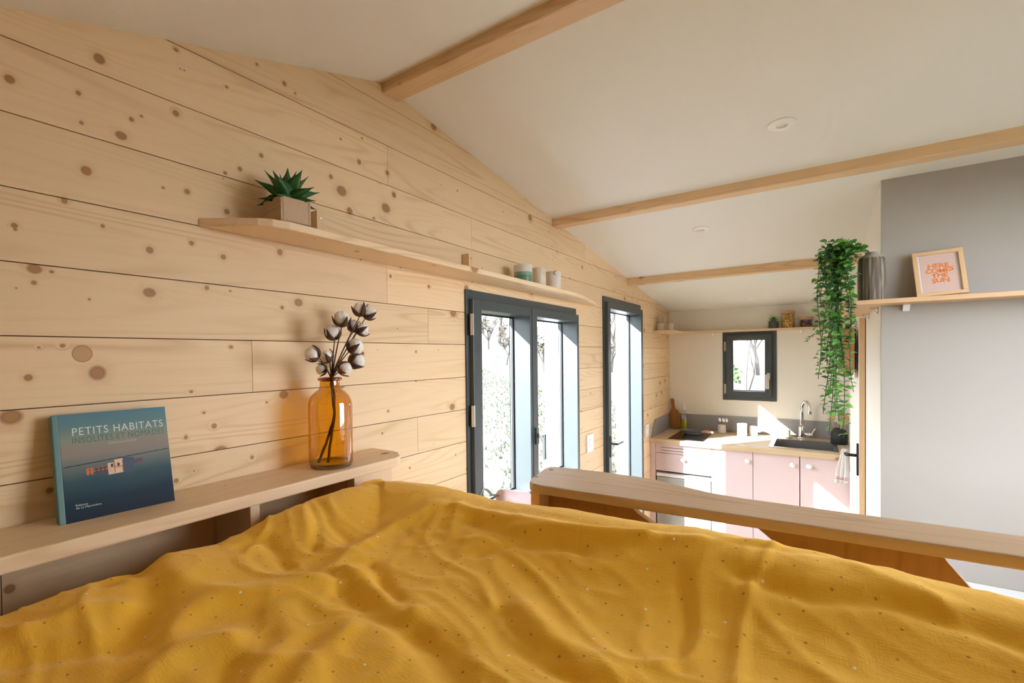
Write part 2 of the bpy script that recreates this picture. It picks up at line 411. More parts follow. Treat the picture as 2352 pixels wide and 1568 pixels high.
# ------------------------------------------------------------------ windows
def mapL(w, h, n): return (XL+n, w, h)
def mapB(w, h, n): return (w, YB-n, h)
def mapR(w, h, n): return (XR-n, w, h)
def bm_(mb, mp, w0, w1, h0, h1, n0, n1):
    return mb.hexa([mp(w, h, n) for w in (w0, w1) for h in (h0, h1) for n in (n0, n1)])
def ring_(mb, mp, w0, w1, h0, h1, l, r, b, t, n0, n1):
    bm_(mb, mp, w0, w0+l, h0, h1, n0, n1); bm_(mb, mp, w1-r, w1, h0, h1, n0, n1)
    if b: bm_(mb, mp, w0+l, w1-r, h0, h0+b, n0, n1)
    bm_(mb, mp, w0+l, w1-r, h1-t, h1, n0, n1); return mb
def leaf(root, mp, w0, w1, h0, h1, l, r, b, t, n0, n1, ng):
    s = build(ring_(MB(), mp, w0, w1, h0, h1, l, r, b, t, n0, n1), 'sash', M_['anthracite'], root, bevel=0.003)
    bd = MB(); ring_(bd, mp, w0+l-0.001, w1-r+0.001, h0+b-0.001, h1-t+0.001, 0.008, 0.008, 0.008, 0.008, ng+0.004, ng+0.014)
    build(bd, 'glazing_bead', M_['black'], s)
    build(bm_(MB(), mp, w0+l-0.01, w1-r+0.01, h0+b-0.01, h1-t+0.01, ng-0.003, ng+0.003), 'pane', M_['pane'], s)
    return s
def hinge(root, mp, w, h, n):
    a, b = mp(w, h-0.045, n), mp(w, h+0.045, n)
    o = build(MB().tube([a, b], 0.009, 10), 'hinge', M_['nickel'], root); return smooth_by_angle(o)

w1 = struct('window_1', (XL, W1[0], W1[2]), 'dark grey double casement window under the long shelf')
build(ring_(MB(), mapL, *W1, 0.04, 0.02, 0.05, 0.06, -0.105, 0.010), 'frame', M_['anthracite'], w1, bevel=0.002)
leaf(w1, mapL, 1.678, 2.205, 0.895, 1.905, 0.062, 0.022, 0.07, 0.045, -0.09, 0.032, -0.08)
s = leaf(w1, mapL, 2.207, 2.812, 0.895, 1.905, 0.05, 0.03, 0.07, 0.045, -0.09, 0.034, -0.08)
hinge(w1, mapL, 1.672, 1.795, 0.030); hinge(w1, mapL, 1.672, 1.405, 0.030)
mb = MB(); bm_(mb, mapL, 2.217, 2.245, 1.20, 1.285, 0.034, 0.046); bm_(mb, mapL, 2.222, 2.240, 1.235, 1.255, 0.046, 0.085)
bm_(mb, mapL, 2.222, 2.240, 1.125, 1.255, 0.075, 0.09); build(mb, 'handle', M_['anthracite'], w1, bevel=0.003)
w2 = struct('window_2', (XL, W2[0], W2[2]), 'narrow dark grey glazed door beside the kitchen')
build(ring_(MB(), mapL, *W2, 0.05, 0.02, 0.0, 0.06, -0.105, 0.010), 'frame', M_['anthracite'], w2, bevel=0.002)
leaf(w2, mapL, 3.335, 4.185, 0.02, 2.03, 0.05, 0.05, 0.12, 0.045, -0.09, 0.032, -0.08)
for h in (1.85, 1.5, 1.1): hinge(w2, mapL, 4.192, h, 0.02)
mb = MB(); bm_(mb, mapL, 3.348, 3.375, 0.93, 1.08, 0.032, 0.04); bm_(mb, mapL, 3.354, 3.37, 1.02, 1.036, 0.04, 0.085); bm_(mb, mapL, 3.354, 3.48, 1.02, 1.036, 0.075, 0.09)
build(mb, 'handle', M_['anthracite'], w2, bevel=0.003)
w3 = struct('window_3', (W3[0], YB, W3[2]), 'small dark grey kitchen window')
build(ring_(MB(), mapB, *W3, 0.05, 0.05, 0.05, 0.05, -0.06, 0.010), 'frame', M_['anthracite'], w3, bevel=0.002)
leaf(w3, mapB, W3[0]+0.03, W3[1]-0.035, W3[2]+0.04, W3[3]-0.032, 0.05, 0.05, 0.05, 0.045, -0.05, 0.030, -0.02)
hinge(w3, mapB, W3[0]+0.022, 1.72, 0.02); hinge(w3, mapB, W3[0]+0.022, 1.315, 0.02)
mb = MB(); bm_(mb, mapB, -0.355, -0.330, 1.41, 1.47, 0.030, 0.040); bm_(mb, mapB, -0.352, -0.334, 1.435, 1.455, 0.04, 0.075); bm_(mb, mapB, -0.362, -0.334, 1.325, 1.455, 0.07, 0.085)
build(mb, 'handle', M_['nickel'], w3, bevel=0.004)
w4 = struct('window_4', (XR, W4[0], W4[2]), 'window in the right wall')
build(ring_(MB(), mapR, *W4, 0.05, 0.05, 0.05, 0.05, -0.15, -0.08), 'frame', M_['anthracite'], w4)
build(bm_(MB(), mapR, W4[0]+0.04, W4[1]-0.04, W4[2]+0.04, W4[3]-0.04, -0.118, -0.112), 'pane', M_['pane'], w4)
portal('portal_window_1', (XL-0.21, (W1[0]+W1[1])/2, (W1[2]+W1[3])/2), W1[1]-W1[0], W1[3]-W1[2], (1, 0, 0))
portal('portal_window_2', (XL-0.21, (W2[0]+W2[1])/2, (W2[2]+W2[3])/2), W2[1]-W2[0], W2[3]-W2[2], (1, 0, 0))
portal('portal_window_3', ((W3[0]+W3[1])/2, YB+0.21, (W3[2]+W3[3])/2), W3[1]-W3[0], W3[3]-W3[2], (0, -1, 0))
portal('portal_window_4', (XR+0.21, (W4[0]+W4[1])/2, (W4[2]+W4[3])/2), W4[1]-W4[0], W4[3]-W4[2], (-1, 0, 0))

# bathroom door leaf along the side wall, near edge of bare plywood
d1 = struct('door_1', (0.205, 3.56, 0), 'white door leaf with bare plywood edge and black handle')
build(B(0.203, 0.229, 3.553, 4.47, 0.01, 1.846), 'leaf', M_['white_paint'], d1)
build(B(0.2035, 0.2285, 3.545, 3.5535, 0.01, 1.846), 'plywood_edge', M_['pine_z'], d1)
hd = build(B(0.193, 0.2035, 3.575, 3.607, 0.94, 1.125), 'handle_plate', M_['black'], d1, bevel=0.004)
hm = MB().tube([(0.196, 3.59, 1.055), (0.155, 3.59, 1.055), (0.148, 3.595, 1.055), (0.145, 3.61, 1.055), (0.145, 3.71, 1.055)], 0.009, 10)
build(hm, 'lever', M_['black'], hd, smooth=True)

# ================================================================== BED
M_['platform'] = pine('platform_wood', 'x', knot=0.15)
M_['mattress'] = plain('mattress_cloth', (0.75, 0.73, 0.69), 0.9)
bed = thing('bed_platform', (-0.07, 0.1, 0.0), 'raised wooden bed platform carrying mattress and guard rail', 'bed platform')
build(B(XL+0.003, XR-0.003, YF+0.003, 1.24, 0.98, 1.05), 'platform', M_['platform'], bed)
build(B(XL+0.003, XR-0.003, 1.20, 1.235, 0.0, 0.98), 'front_panel', M_['pine_x'], bed)
tag(build(B(-1.005, 0.95, YF+0.01, 0.985, 1.0502, 1.15), 'mattress', M_['mattress'], base=(0, 0.05, 1.0502), bevel=0.03, seg=4), 'pale mattress hidden under the mustard duvet', 'mattress')

# duvet: a height field with soft humps along the far and left edges, folds and creases
def lerp_tab(t, x):
    if x <= t[0][0]: return t[0][1]
    for (a, b), (c, d) in zip(t, t[1:]):
        if x <= c: return b + (d-b)*(x-a)/(c-a)
    return t[-1][1]
LEFT = [(-0.9, 1.28), (0.0, 1.28), (0.157, 1.284), (0.234, 1.293), (0.29, 1.294), (0.36, 1.309), (0.42, 1.300), (0.476, 1.291), (0.53, 1.297), (0.61, 1.318), (0.70, 1.327), (0.81, 1.331), (0.9, 1.322), (1.0, 1.31)]
FAR = [(-1.1, 1.322), (-0.95, 1.328), (-0.77, 1.338), (-0.64, 1.331), (-0.577, 1.329), (-0.418, 1.343), (-0.24, 1.345), (-0.17, 1.351), (0.0, 1.350), (0.12, 1.341), (0.22, 1.336), (0.5, 1.31), (1.1, 1.28)]
# folds read off the photograph: pixel path, height (m), half-width (m)
FOLDS = [([(300,1290),(345,1330),(350,1370),(320,1430)], -0.020, 0.028), ([(385,1440),(420,1400),(500,1365),(620,1345),(780,1318)], 0.016, 0.030),
         ([(240,1345),(300,1320),(345,1300)], -0.012, 0.016), ([(560,1255),(610,1245),(660,1290)], -0.012, 0.014), ([(700,1180),(728,1215),(722,1260)], -0.010, 0.012),
         ([(730,1180),(760,1220),(800,1240)], -0.008, 0.010), ([(1000,1195),(900,1215),(820,1260),(760,1300)], 0.013, 0.022),
         ([(770,1315),(830,1380),(930,1420),(1040,1475)], -0.013, 0.020), ([(850,1290),(890,1340),(930,1385)], -0.014, 0.014),
         ([(800,1310),(880,1360),(950,1395)], 0.014, 0.018), ([(640,1385),(670,1440),(560,1568)], 0.010, 0.022), ([(530,1500),(510,1568)], -0.012, 0.016),
         ([(790,1430),(720,1500),(700,1568)], 0.010, 0.02), ([(950,1440),(1010,1500),(1060,1568)], -0.012, 0.02),
         ([(1000,1130),(1100,1160),(1250,1190),(1420,1225)], 0.010, 0.016), ([(1050,1200),(1180,1235),(1330,1275),(1480,1300)], 0.012, 0.016),
         ([(1080,1225),(1200,1262),(1340,1300)], -0.010, 0.013), ([(1180,1250),(1400,1290),(1600,1320),(1770,1330)], 0.011, 0.014),
         ([(1100,1280),(1180,1270),(1280,1290)], -0.008, 0.012), ([(1150,1400),(1190,1460),(1290,1520),(1420,1590)], -0.011, 0.020), ([(1200,1395),(1280,1470),(1400,1540)], 0.012, 0.025),
         ([(1800,1290),(1775,1340),(1720,1400),(1700,1470),(1690,1568)], 0.007, 0.007), ([(1700,1375),(1850,1420),(2050,1450),(2352,1535)], -0.012, 0.016),
         ([(1880,1330),(2000,1400),(2150,1460)], 0.008, 0.02), ([(1560,1350),(1580,1440),(1560,1520)], -0.006, 0.01), ([(1640,1320),(1800,1350),(2000,1365)], -0.008, 0.012),
         ([(60,1440),(200,1400),(300,1385)], 0.010, 0.02), ([(0,1500),(150,1480),(330,1460)], -0.012, 0.02), ([(330,1540),(420,1480),(520,1450)], 0.014, 0.026)]
segs = []
for path, hgt, wd in FOLDS:
    ps = [on_z(a, b, 1.29) for a, b in path]
    for i in range(len(ps)-1):
        segs.append((ps[i].x, ps[i].y, ps[i+1].x, ps[i+1].y, hgt*0.75, wd, i == 0, i == len(ps)-2))
def sstep(a, b, x): t = min(1, max(0, (x-a)/(b-a))); return t*t*(3-2*t)
def fold_h(x, y):
    best = {}
    h = 0
    k = 0; cur = []
    for (ax, ay, bx, by, hg, wd, first, last) in segs:
        if first: cur = [9, 0]
        dx, dy = bx-ax, by-ay; L2 = dx*dx+dy*dy
        t = ((x-ax)*dx+(y-ay)*dy)/L2; tc = min(1, max(0, t))
        d = math.hypot(x-ax-dx*tc, y-ay-dy*tc)
        if d < cur[0]:
            e = 1.0
            cur = [d, hg*e]
        if last and cur[0] < wd*3: h += cur[1]*math.exp(-(cur[0]/wd)**2)
    return h
DX0, DX1, DY0, DY1 = -1.018, 0.80, -0.45, 0.985
def duvet_z(x, y):
    zl = lerp_tab(LEFT, y); zf = lerp_tab(FAR, x)
    base = 1.282 + 0.010*math.sin(x*3.1+0.5)*math.cos(y*2.7)
    wf = math.exp(-((y-0.90)/0.13)**2); wlft = math.exp(-((x+0.93)/0.13)**2)
    z = base*(1-max(wf, wlft))
    if wf >= wlft: z += zf*wf
    else: z += zl*wlft
    q = Vector((x*3.2, y*3.2, 0.3)); wpx = mnoise.noise(q)*0.35; wpy = mnoise.noise(q+Vector((7, 3, 1)))*0.35
    n1 = mnoise.noise(Vector((x*5+wpx*4, y*7+wpy*4, 2.0)))
    n2 = 1-abs(mnoise.noise(Vector((x*4.2+wpx*4+y*1.5, y*5.5+wpy*4, 5.0))))*2.6
    n3 = 1-abs(mnoise.noise(Vector((x*10+wpx*6+y*6, y*16+wpy*6, 9.0))))*3
    sm = 1-0.65*wf
    z += sm*(n1*0.004 + max(0, n2)**3*0.0055 + max(0, n3)**3*0.0026) + mnoise.noise(Vector((x*45, y*38, 1)))*0.0009
    z += fold_h(x, y)*sstep(1.0, 0.82, y)
    e = min(sstep(0, 0.05, x-DX0), sstep(0, 0.045, DY1-y), sstep(0, 0.06, DX1-x))
    return 1.19 + (z-1.19)*(e**0.55)
NX, NY = 300, 240
mb = MB(); vv = []
for j in range(NY+1):
    y = DY0 + (DY1-DY0)*j/NY
    for i in range(NX+1):
        x = DX0 + (DX1-DX0)*i/NX
        vv.append((x, y, duvet_z(x, y)))
ff = [(j*(NX+1)+i, j*(NX+1)+i+1, (j+1)*(NX+1)+i+1, (j+1)*(NX+1)+i) for j in range(NY) for i in range(NX)]
b0 = len(vv); rim = [i for i in range(NX+1)] + [j*(NX+1)+NX for j in range(1, NY+1)] + [NY*(NX+1)+i for i in range(NX-1, -1, -1)] + [j*(NX+1) for j in range(NY-1, 0, -1)]
for i in rim: vv.append((vv[i][0], vv[i][1], 1.1505))
ff += [(rim[k], b0+k, b0+(k+1) % len(rim), rim[(k+1) % len(rim)]) for k in range(len(rim))]
mb.add(vv, ff)
def duvet_mat():
    mt, n, l, p = new_mat('mustard_muslin')
    p.inputs['Roughness'].default_value = 0.85; p.inputs['Sheen Weight'].default_value = 0.35; p.inputs['Sheen Roughness'].default_value = 0.5
    p.inputs['Sheen Tint'].default_value = (1, 0.85, 0.5, 1); p.inputs['Specular IOR Level'].default_value = 0.15
    tc = n.new('ShaderNodeTexCoord')
    mp = n.new('ShaderNodeMapping'); mp.inputs['Rotation'].default_value = (0, 0, 0.35); l.new(tc.outputs['Object'], mp.inputs['Vector'])
    nz = n.new('ShaderNodeTexNoise'); nz.inputs['Scale'].default_value = 9; nz.inputs['Detail'].default_value = 5; l.new(mp.outputs[0], nz.inputs['Vector'])
    mx = n.new('ShaderNodeMix'); mx.data_type = 'RGBA'; mx.inputs[6].default_value = (0.86, 0.455, 0.028, 1); mx.inputs[7].default_value = (0.92, 0.55, 0.062, 1)
    l.new(nz.outputs['Fac'], mx.inputs[0])
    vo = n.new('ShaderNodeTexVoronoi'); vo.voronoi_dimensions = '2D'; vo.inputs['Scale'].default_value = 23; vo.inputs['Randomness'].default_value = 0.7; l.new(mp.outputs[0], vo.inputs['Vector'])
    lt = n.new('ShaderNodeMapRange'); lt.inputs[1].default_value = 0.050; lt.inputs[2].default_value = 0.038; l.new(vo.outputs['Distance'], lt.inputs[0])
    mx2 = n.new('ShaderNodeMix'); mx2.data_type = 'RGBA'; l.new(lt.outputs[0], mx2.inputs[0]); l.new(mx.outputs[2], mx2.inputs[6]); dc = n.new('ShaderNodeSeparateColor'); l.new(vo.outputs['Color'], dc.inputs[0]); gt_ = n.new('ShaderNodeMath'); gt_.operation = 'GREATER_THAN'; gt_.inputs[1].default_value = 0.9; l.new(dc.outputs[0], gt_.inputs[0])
    mx3 = n.new('ShaderNodeMix'); mx3.data_type = 'RGBA'; l.new(gt_.outputs[0], mx3.inputs[0]); mx3.inputs[6].default_value = (0.50, 0.25, 0.014, 1); mx3.inputs[7].default_value = (0.95, 0.88, 0.72, 1); l.new(mx3.outputs[2], mx2.inputs[7])  # a few random dots painted near-white as glints of the metallic gold
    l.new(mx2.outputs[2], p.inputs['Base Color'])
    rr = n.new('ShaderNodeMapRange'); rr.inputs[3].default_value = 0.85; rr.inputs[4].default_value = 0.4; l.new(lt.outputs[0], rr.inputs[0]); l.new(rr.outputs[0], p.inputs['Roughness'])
    # crinkled gauze relief
    m2 = n.new('ShaderNodeMapping'); m2.inputs['Scale'].default_value = (90, 420, 60); m2.inputs['Rotation'].default_value = (0, 0, 0.25); l.new(tc.outputs['Object'], m2.inputs['Vector'])
    a = n.new('ShaderNodeTexNoise'); a.inputs['Scale'].default_value = 1; a.inputs['Detail'].default_value = 3; l.new(m2.outputs[0], a.inputs['Vector'])
    m3 = n.new('ShaderNodeMapping'); m3.inputs['Scale'].default_value = (420, 60, 60); m3.inputs['Rotation'].default_value = (0, 0, 0.25); l.new(tc.outputs['Object'], m3.inputs['Vector'])
    c = n.new('ShaderNodeTexNoise'); c.inputs['Scale'].default_value = 1; c.inputs['Detail'].default_value = 3; l.new(m3.outputs[0], c.inputs['Vector'])
    ad = n.new('ShaderNodeMath'); ad.operation = 'ADD'; l.new(a.outputs['Fac'], ad.inputs[0]); l.new(c.outputs['Fac'], ad.inputs[1])
    bp = n.new('ShaderNodeBump'); bp.inputs['Strength'].default_value = 0.28; bp.inputs['Distance'].default_value = 0.0025; l.new(ad.outputs[0], bp.inputs['Height'])
    l.new(bp.outputs[0], p.inputs['Normal'])
    return mt
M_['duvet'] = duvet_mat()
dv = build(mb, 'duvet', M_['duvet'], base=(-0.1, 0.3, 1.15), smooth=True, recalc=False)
tag(dv, 'crumpled mustard yellow muslin duvet with tiny gold dots filling the foreground', 'duvet')

# guard rail at the foot of the bed
rail = thing('guard_rail', (0.25, 1.08, 1.05), 'wooden guard rail with wide plank top at the foot of the bed', 'guard rail')
far = [(-0.568, 1.200), (-0.45, 1.212), (-0.40, 1.213), (-0.324, 1.210), (-0.249, 1.182), (-0.186, 1.158), (-0.126, 1.150), (0.015, 1.153), (0.274, 1.162), (XR-0.004, 1.165)]
pts = [(XR-0.004, 1.086), (0.24, 1.043), (-0.515, 1.004), (-0.538, 1.010), (-0.553, 1.024), (-0.562, 1.045), (-0.585, 1.175), (-0.582, 1.192)] + far
PZ = 1.3365
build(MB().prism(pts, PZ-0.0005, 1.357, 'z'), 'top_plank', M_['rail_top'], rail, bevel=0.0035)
PYF = 1.090            # front face of the slanted panels below the plank
def slant(p0, p1, z):  # point at height z on the slanted edge through two photo pixels
    a, b = on_y(*p0, PYF), on_y(*p1, PYF); t = (z-a.z)/(b.z-a.z); return (a.x+(b.x-a.x)*t, z)
def rounded(p0, p1):   # slanted edge from the plank down, its top corner rounded
    a = on_y(*p0, PYF)
    return [(a.x-0.004, PZ-0.001), (a.x-0.003, a.z+0.006), slant(p0, p1, a.z-0.006), slant(p0, p1, 1.05)]
ea = rounded((1455, 1172), (1500, 1205)); eb = [slant((1740, 1213), (1772, 1240), PZ-0.001), slant((1740, 1213), (1772, 1240), 1.05)]; ec = rounded((2172, 1285), (2215, 1333))
if ea[-1][0] > eb[-1][0]-0.03: eb[-1] = (ea[-1][0]+0.03, 1.05)
if eb[-1][0] > ec[-1][0]-0.03: ec[-1] = (eb[-1][0]+0.03, 1.05)
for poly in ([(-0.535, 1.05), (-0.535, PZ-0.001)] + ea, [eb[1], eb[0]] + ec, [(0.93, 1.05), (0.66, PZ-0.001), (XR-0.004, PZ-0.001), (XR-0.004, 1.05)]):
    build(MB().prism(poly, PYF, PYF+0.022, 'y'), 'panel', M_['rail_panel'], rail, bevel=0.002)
build(B(-0.560, -0.536, 1.040, 1.185, 1.05, PZ-0.001), 'end_board', M_['pine_z'], rail, bevel=0.002)
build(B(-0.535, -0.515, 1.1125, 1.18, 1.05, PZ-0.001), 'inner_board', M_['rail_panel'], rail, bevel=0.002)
plug = plain('wood_plug', (0.20, 0.12, 0.06), 0.6)
for px, py in ((1266, 1078), (1231, 1094)):
    c = on_z(px, py, 1.3575)
    build(MB().lathe([(0.0001, 0.0), (0.0065, 0.0), (0.0065, 0.0006), (0.0001, 0.0006)], (c.x, c.y, 1.3568), 12), 'screw_plug', plug, rail)

# shelf ledge along the bed on the left wall
ledge = thing('bedside_ledge', (-1.11, 0.3, 1.05), 'low pine ledge along the wall beside the bed holding book and bottle', 'shelf')
pl = [(XL+0.001, YF+0.01), (-1.02, YF+0.01), (-1.02, 1.05), (-1.028, 1.075), (-1.075, 1.115), (-1.10, 1.12), (XL+0.001, 1.12)]
build(MB().prism(pl, 1.328, 1.357, 'z'), 'board', M_['pine_y'], ledge, bevel=0.004)
knotmat = plain('oval_knot', (0.30, 0.17, 0.075), 0.6, var=0.4, vscale=80)
kc = on_z(884, 1041, 1.357)
build(MB().lathe([(0.0001, 0), (0.014, 0), (0.0001, 0.0004)], (0, 0, 0), 16, Matrix.Translation((kc.x, kc.y, 1.3571)) @ Matrix.Diagonal((0.75, 1.25, 1, 1))), 'knot_plug', knotmat, ledge)
M_['pine_end'] = pine('pine_upright', 'z', knot=0.2, base=(0.74, 0.57, 0.39), dark=(0.54, 0.36, 0.20))
for y0 in (-0.35, 0.588):
    build(B(XL+0.001, -1.034, y0, y0+0.024, 1.0505, 1.328), 'upright', M_['pine_end'], ledge, bevel=0.002)
build(B(-1.06, -1.034, 0.895, 1.045, 1.0505, 1.328), 'end_panel', M_['pine_end'], ledge, bevel=0.002)
build(B(XL+0.001, -1.06, 0.895, 0.919, 1.0505, 1.328), 'upright', M_['pine_z'], ledge, bevel=0.002)

# ================================================================== UPPER LEFT SHELF
ush = thing('wall_shelf', (XL, 1.8, 1.983), 'long pine wall shelf high on the plank wall above the window', 'shelf')
SZ = 2.003
pl = [(XL+0.001, 0.565), (-1.150, 0.60), (-1.085, 0.652), (-1.066, 0.68), (-1.056, 0.72), (-1.056, 2.45), (-1.065, 2.62), (-1.13, 2.95), (-1.155, 3.07), (XL+0.001, 3.10)]
build(MB().prism(pl, SZ-0.020, SZ, 'z'), 'board', M_['pine_y'], ush, bevel=0.003)
for yb0 in (0.885, 1.648):
    br = build(B(XL+0.001, -1.165, yb0, yb0+0.028, SZ, SZ+0.088), 'support_block', M_['pine_z'], ush, bevel=0.001)
    a = Vector((-1.164, yb0+0.014, SZ+0.068))
    build(MB().lathe([(0.0001, 0.002), (0.0035, 0.0015), (0.004, 0)], a, 10, Matrix.Rotation(math.radians(90), 4, 'Y')), 'screw', M_['nickel'], br)

# ------------------------------------------------------------------ succulent in a wooden box
M_['succ'] = plain('succulent_green', (0.018, 0.105, 0.022), 0.45, var=0.35, vscale=30)
M_['succ2'] = plain('succulent_light', (0.10, 0.30, 0.05), 0.45, var=0.3, vscale=30)
M_['soil'] = plain('soil', (0.03, 0.02, 0.012), 0.9, var=0.5, vscale=90)
def leaf_blade(length, width, thick, curl):
    """pointed fleshy leaf along +z, arching to +x"""
    mb = MB(); n = 7; vs_ = []; fs = []
    for i in range(n):
        t = i/(n-1); w = width*math.sin(math.pi*min(1, 0.18+0.82*t)**0.9)*(1-t**5)+0.0004
        z = length*t; x = curl*t*t
        th = thick*(1-t)+0.0003
        vs_ += [(x-0.35*w, -w/2, z), (x+th*0.5, 0, z), (x-0.35*w, w/2, z), (x-th, 0, z)]
    for i in range(n-1):
        for k in range(4): fs.append((i*4+k, i*4+(k+1) % 4, (i+1)*4+(k+1) % 4, (i+1)*4+k))
    fs += [(0, 1, 2, 3), ((n-1)*4+3, (n-1)*4+2, (n-1)*4+1, (n-1)*4)]
    return mb.add(vs_, fs)
def rosette(parent, c, mat, rows, scale, seed):
    rg = random.Random(seed); me = None
    for cnt, tilt, ln, wd in rows:
        src = build(leaf_blade(ln*scale, wd*scale, 0.004*scale, 0.012*scale), 'leaf', mat, None, smooth=True)
        a0 = rg.uniform(0, 6.28)
        for i in range(cnt):
            o = src if i == 0 else src.copy()
            if i: COL.objects.link(o)
            o.parent = parent; a = a0+2*math.pi*i/cnt+rg.uniform(-.2, .2); tl = math.radians(tilt+rg.uniform(-8, 8)); s_ = rg.uniform(.85, 1.12)
            o.location = Vector(c)-woff(parent)+Vector((math.cos(a)*0.008, math.sin(a)*0.008, 0))*scale
            o.rotation_euler = (Matrix.Rotation(a, 4, 'Z') @ Matrix.Rotation(tl, 4, 'Y')).to_euler(); o.scale = (s_, s_, s_)
pc = Vector((-1.112, 0.752, SZ))
sp_ = thing('potted_succulent', pc, 'dark green succulent in square wooden box on the long wall shelf', 'plant')
M_['box_wood'] = pine('box_wood', 'x', knot=0.05, base=(0.50, 0.35, 0.22), dark=(0.36, 0.22, 0.12))
rz = Matrix.Rotation(math.radians(-4), 4, 'Z')
def rbox(x0, x1, y0, y1, z0, z1, c=pc, r=rz):
    return MB().hexa([Vector(c)+(r @ Vector((x, y, z))) for x in (x0, x1) for y in (y0, y1) for z in (z0, z1)])
hw, hh = 0.043, 0.066
build(rbox(-hw, hw, -hw, hw, 0.0, 0.006), 'box_base', M_['box_wood'], sp_)
for nm, a in (('box_side', (-hw, hw, -hw, -hw+0.007)), ('box_side', (-hw, hw, hw-0.007, hw)), ('box_side', (-hw, -hw+0.007, -hw+0.007, hw-0.007)), ('box_side', (hw-0.007, hw, -hw+0.007, hw-0.007))):
    build(rbox(*a, 0.0005, hh), nm, M_['box_wood'], sp_, bevel=0.0015)
build(rbox(-hw+0.007, hw-0.007, -hw+0.007, hw-0.007, 0.006, 0.054), 'soil', M_['soil'], sp_)
rosette(sp_, pc+Vector((0, 0, 0.056)), M_['succ'], [(3, 8, .102, .050), (5, 28, .102, .050), (6, 50, .092, .044), (6, 72, .070, .034)], 1.0, 3)

# ------------------------------------------------------------------ cups on the long shelf
def cup_profile(r, h, w=0.003, flare=0):
    return [(0.0001, 0.0), (r*0.9, 0.0), (r, 0.004), (r+flare, h-0.002), (r+flare-w*0.5, h), (r+flare-w, h-0.002), (r-w, 0.008), (0.0001, 0.006)]
def speckle(name, base, spot, scale, thr):
    mt, n, l, p = new_mat(name); p.inputs['Roughness'].default_value = 0.45
    tc = n.new('ShaderNodeTexCoord'); vo = n.new('ShaderNodeTexVoronoi'); vo.inputs['Scale'].default_value = scale; l.new(tc.outputs['Object'], vo.inputs['Vector'])
    r = n.new('ShaderNodeMapRange'); r.inputs[1].default_value = thr; r.inputs[2].default_value = thr*0.8; l.new(vo.outputs['Distance'], r.inputs[0])
    mx = n.new('ShaderNodeMix'); mx.data_type = 'RGBA'; mx.inputs[6].default_value = (*base, 1); mx.inputs[7].default_value = (*spot, 1)
    l.new(r.outputs[0], mx.inputs[0]); l.new(mx.outputs[2], p.inputs['Base Color']); return mt
def dipped(name, top, bot, zc, zb, band):
    mt, n, l, p = new_mat(name); p.inputs['Roughness'].default_value = 0.35
    tc = n.new('ShaderNodeTexCoord'); s_ = n.new('ShaderNodeSeparateXYZ'); l.new(tc.outputs['Object'], s_.inputs[0])
    nz = n.new('ShaderNodeTexNoise'); nz.inputs['Scale'].default_value = 25; l.new(tc.outputs['Object'], nz.inputs['Vector'])
    a = n.new('ShaderNodeMath'); a.operation = 'MULTIPLY_ADD'; l.new(nz.outputs['Fac'], a.inputs[0]); a.inputs[1].default_value = 0.006; l.new(s_.outputs[2], a.inputs[2])
    cr = n.new('ShaderNodeValToRGB'); mr = n.new('ShaderNodeMapRange'); mr.inputs[2].default_value = 0.1; l.new(a.outputs[0], mr.inputs[0]); l.new(mr.outputs[0], cr.inputs[0])
    e = cr.color_ramp; e.elements[0].position = zb*10; e.elements[0].color = (*bot, 1); e.elements[1].position = zc*10+0.02; e.elements[1].color = (*top, 1)
    q = e.elements.new(zb*10+0.02); q.color = (*band, 1); q = e.elements.new(zc*10); q.color = (*band, 1)
    l.new(cr.outputs[0], p.inputs['Base Color']); return mt
cm = [dipped('green_dip_glaze', (0.66, 0.62, 0.55), (0.10, 0.24, 0.15), 0.050, 0.036, (0.22, 0.36, 0.27)), speckle('speckled_glaze', (0.66, 0.60, 0.48), (0.16, 0.15, 0.08), 95, 0.20), plain('white_glaze', (0.70, 0.65, 0.58), 0.35, var=0.08, vscale=20)]
cl = ['wide cup with pale rim and green glazed base on the long shelf', 'cream cup with dark speckles between the other two cups', 'plain off-white cup with short spout, nearest the window end of the shelf']
for (px0, px1, pyb, ht), mt, lb in zip(((1180, 1222, 643, 0.083), (1223, 1253, 650, 0.092), (1254, 1288, 657, 0.094)), cm, cl):
    a, b = on_x(px0, pyb, -1.11), on_x(px1, pyb, -1.11); c = Vector((-1.11, (a.y+b.y)/2, SZ))
    dpt = (c-CAM).dot(FWD); r = (px1-px0)/F_PX*dpt/2*0.97
    t = thing('cup', c, lb, 'cup', 'ceramic cups on the long wall shelf')
    o = build(MB().lathe(cup_profile(r, ht, 0.003, 0.002), c, 32), 'body', mt, t); smooth_by_angle(o, 40)
    if mt is cm[2]:
        d = Vector((0.55, -0.75, 0)).normalized()
        p0 = c+d*(r-0.002)+Vector((0, 0, ht-0.014)); o = build(MB().tube([p0, p0+d*0.010+Vector((0, 0, 0.006)), p0+d*0.016+Vector((0, 0, 0.011))], [0.008, 0.006, 0.0045], 10), 'spout', mt, t, smooth=True)
        build(MB().tube([p0+d*0.0155+Vector((0, 0, 0.0105)), p0+d*0.017+Vector((0, 0, 0.0117))], 0.0032, 10), 'spout_hole', M_['black'], t)
    else:
        g = [c+Vector((-0.35, 0.94, 0))*(r+dx)+Vector((0, 0, z)) for dx, z in ((-0.001, 0.068), (0.018, 0.066), (0.022, 0.045), (0.014, 0.026), (-0.001, 0.024))]
        build(MB().tube(g, 0.004, 8), 'handle', mt, t, smooth=True)

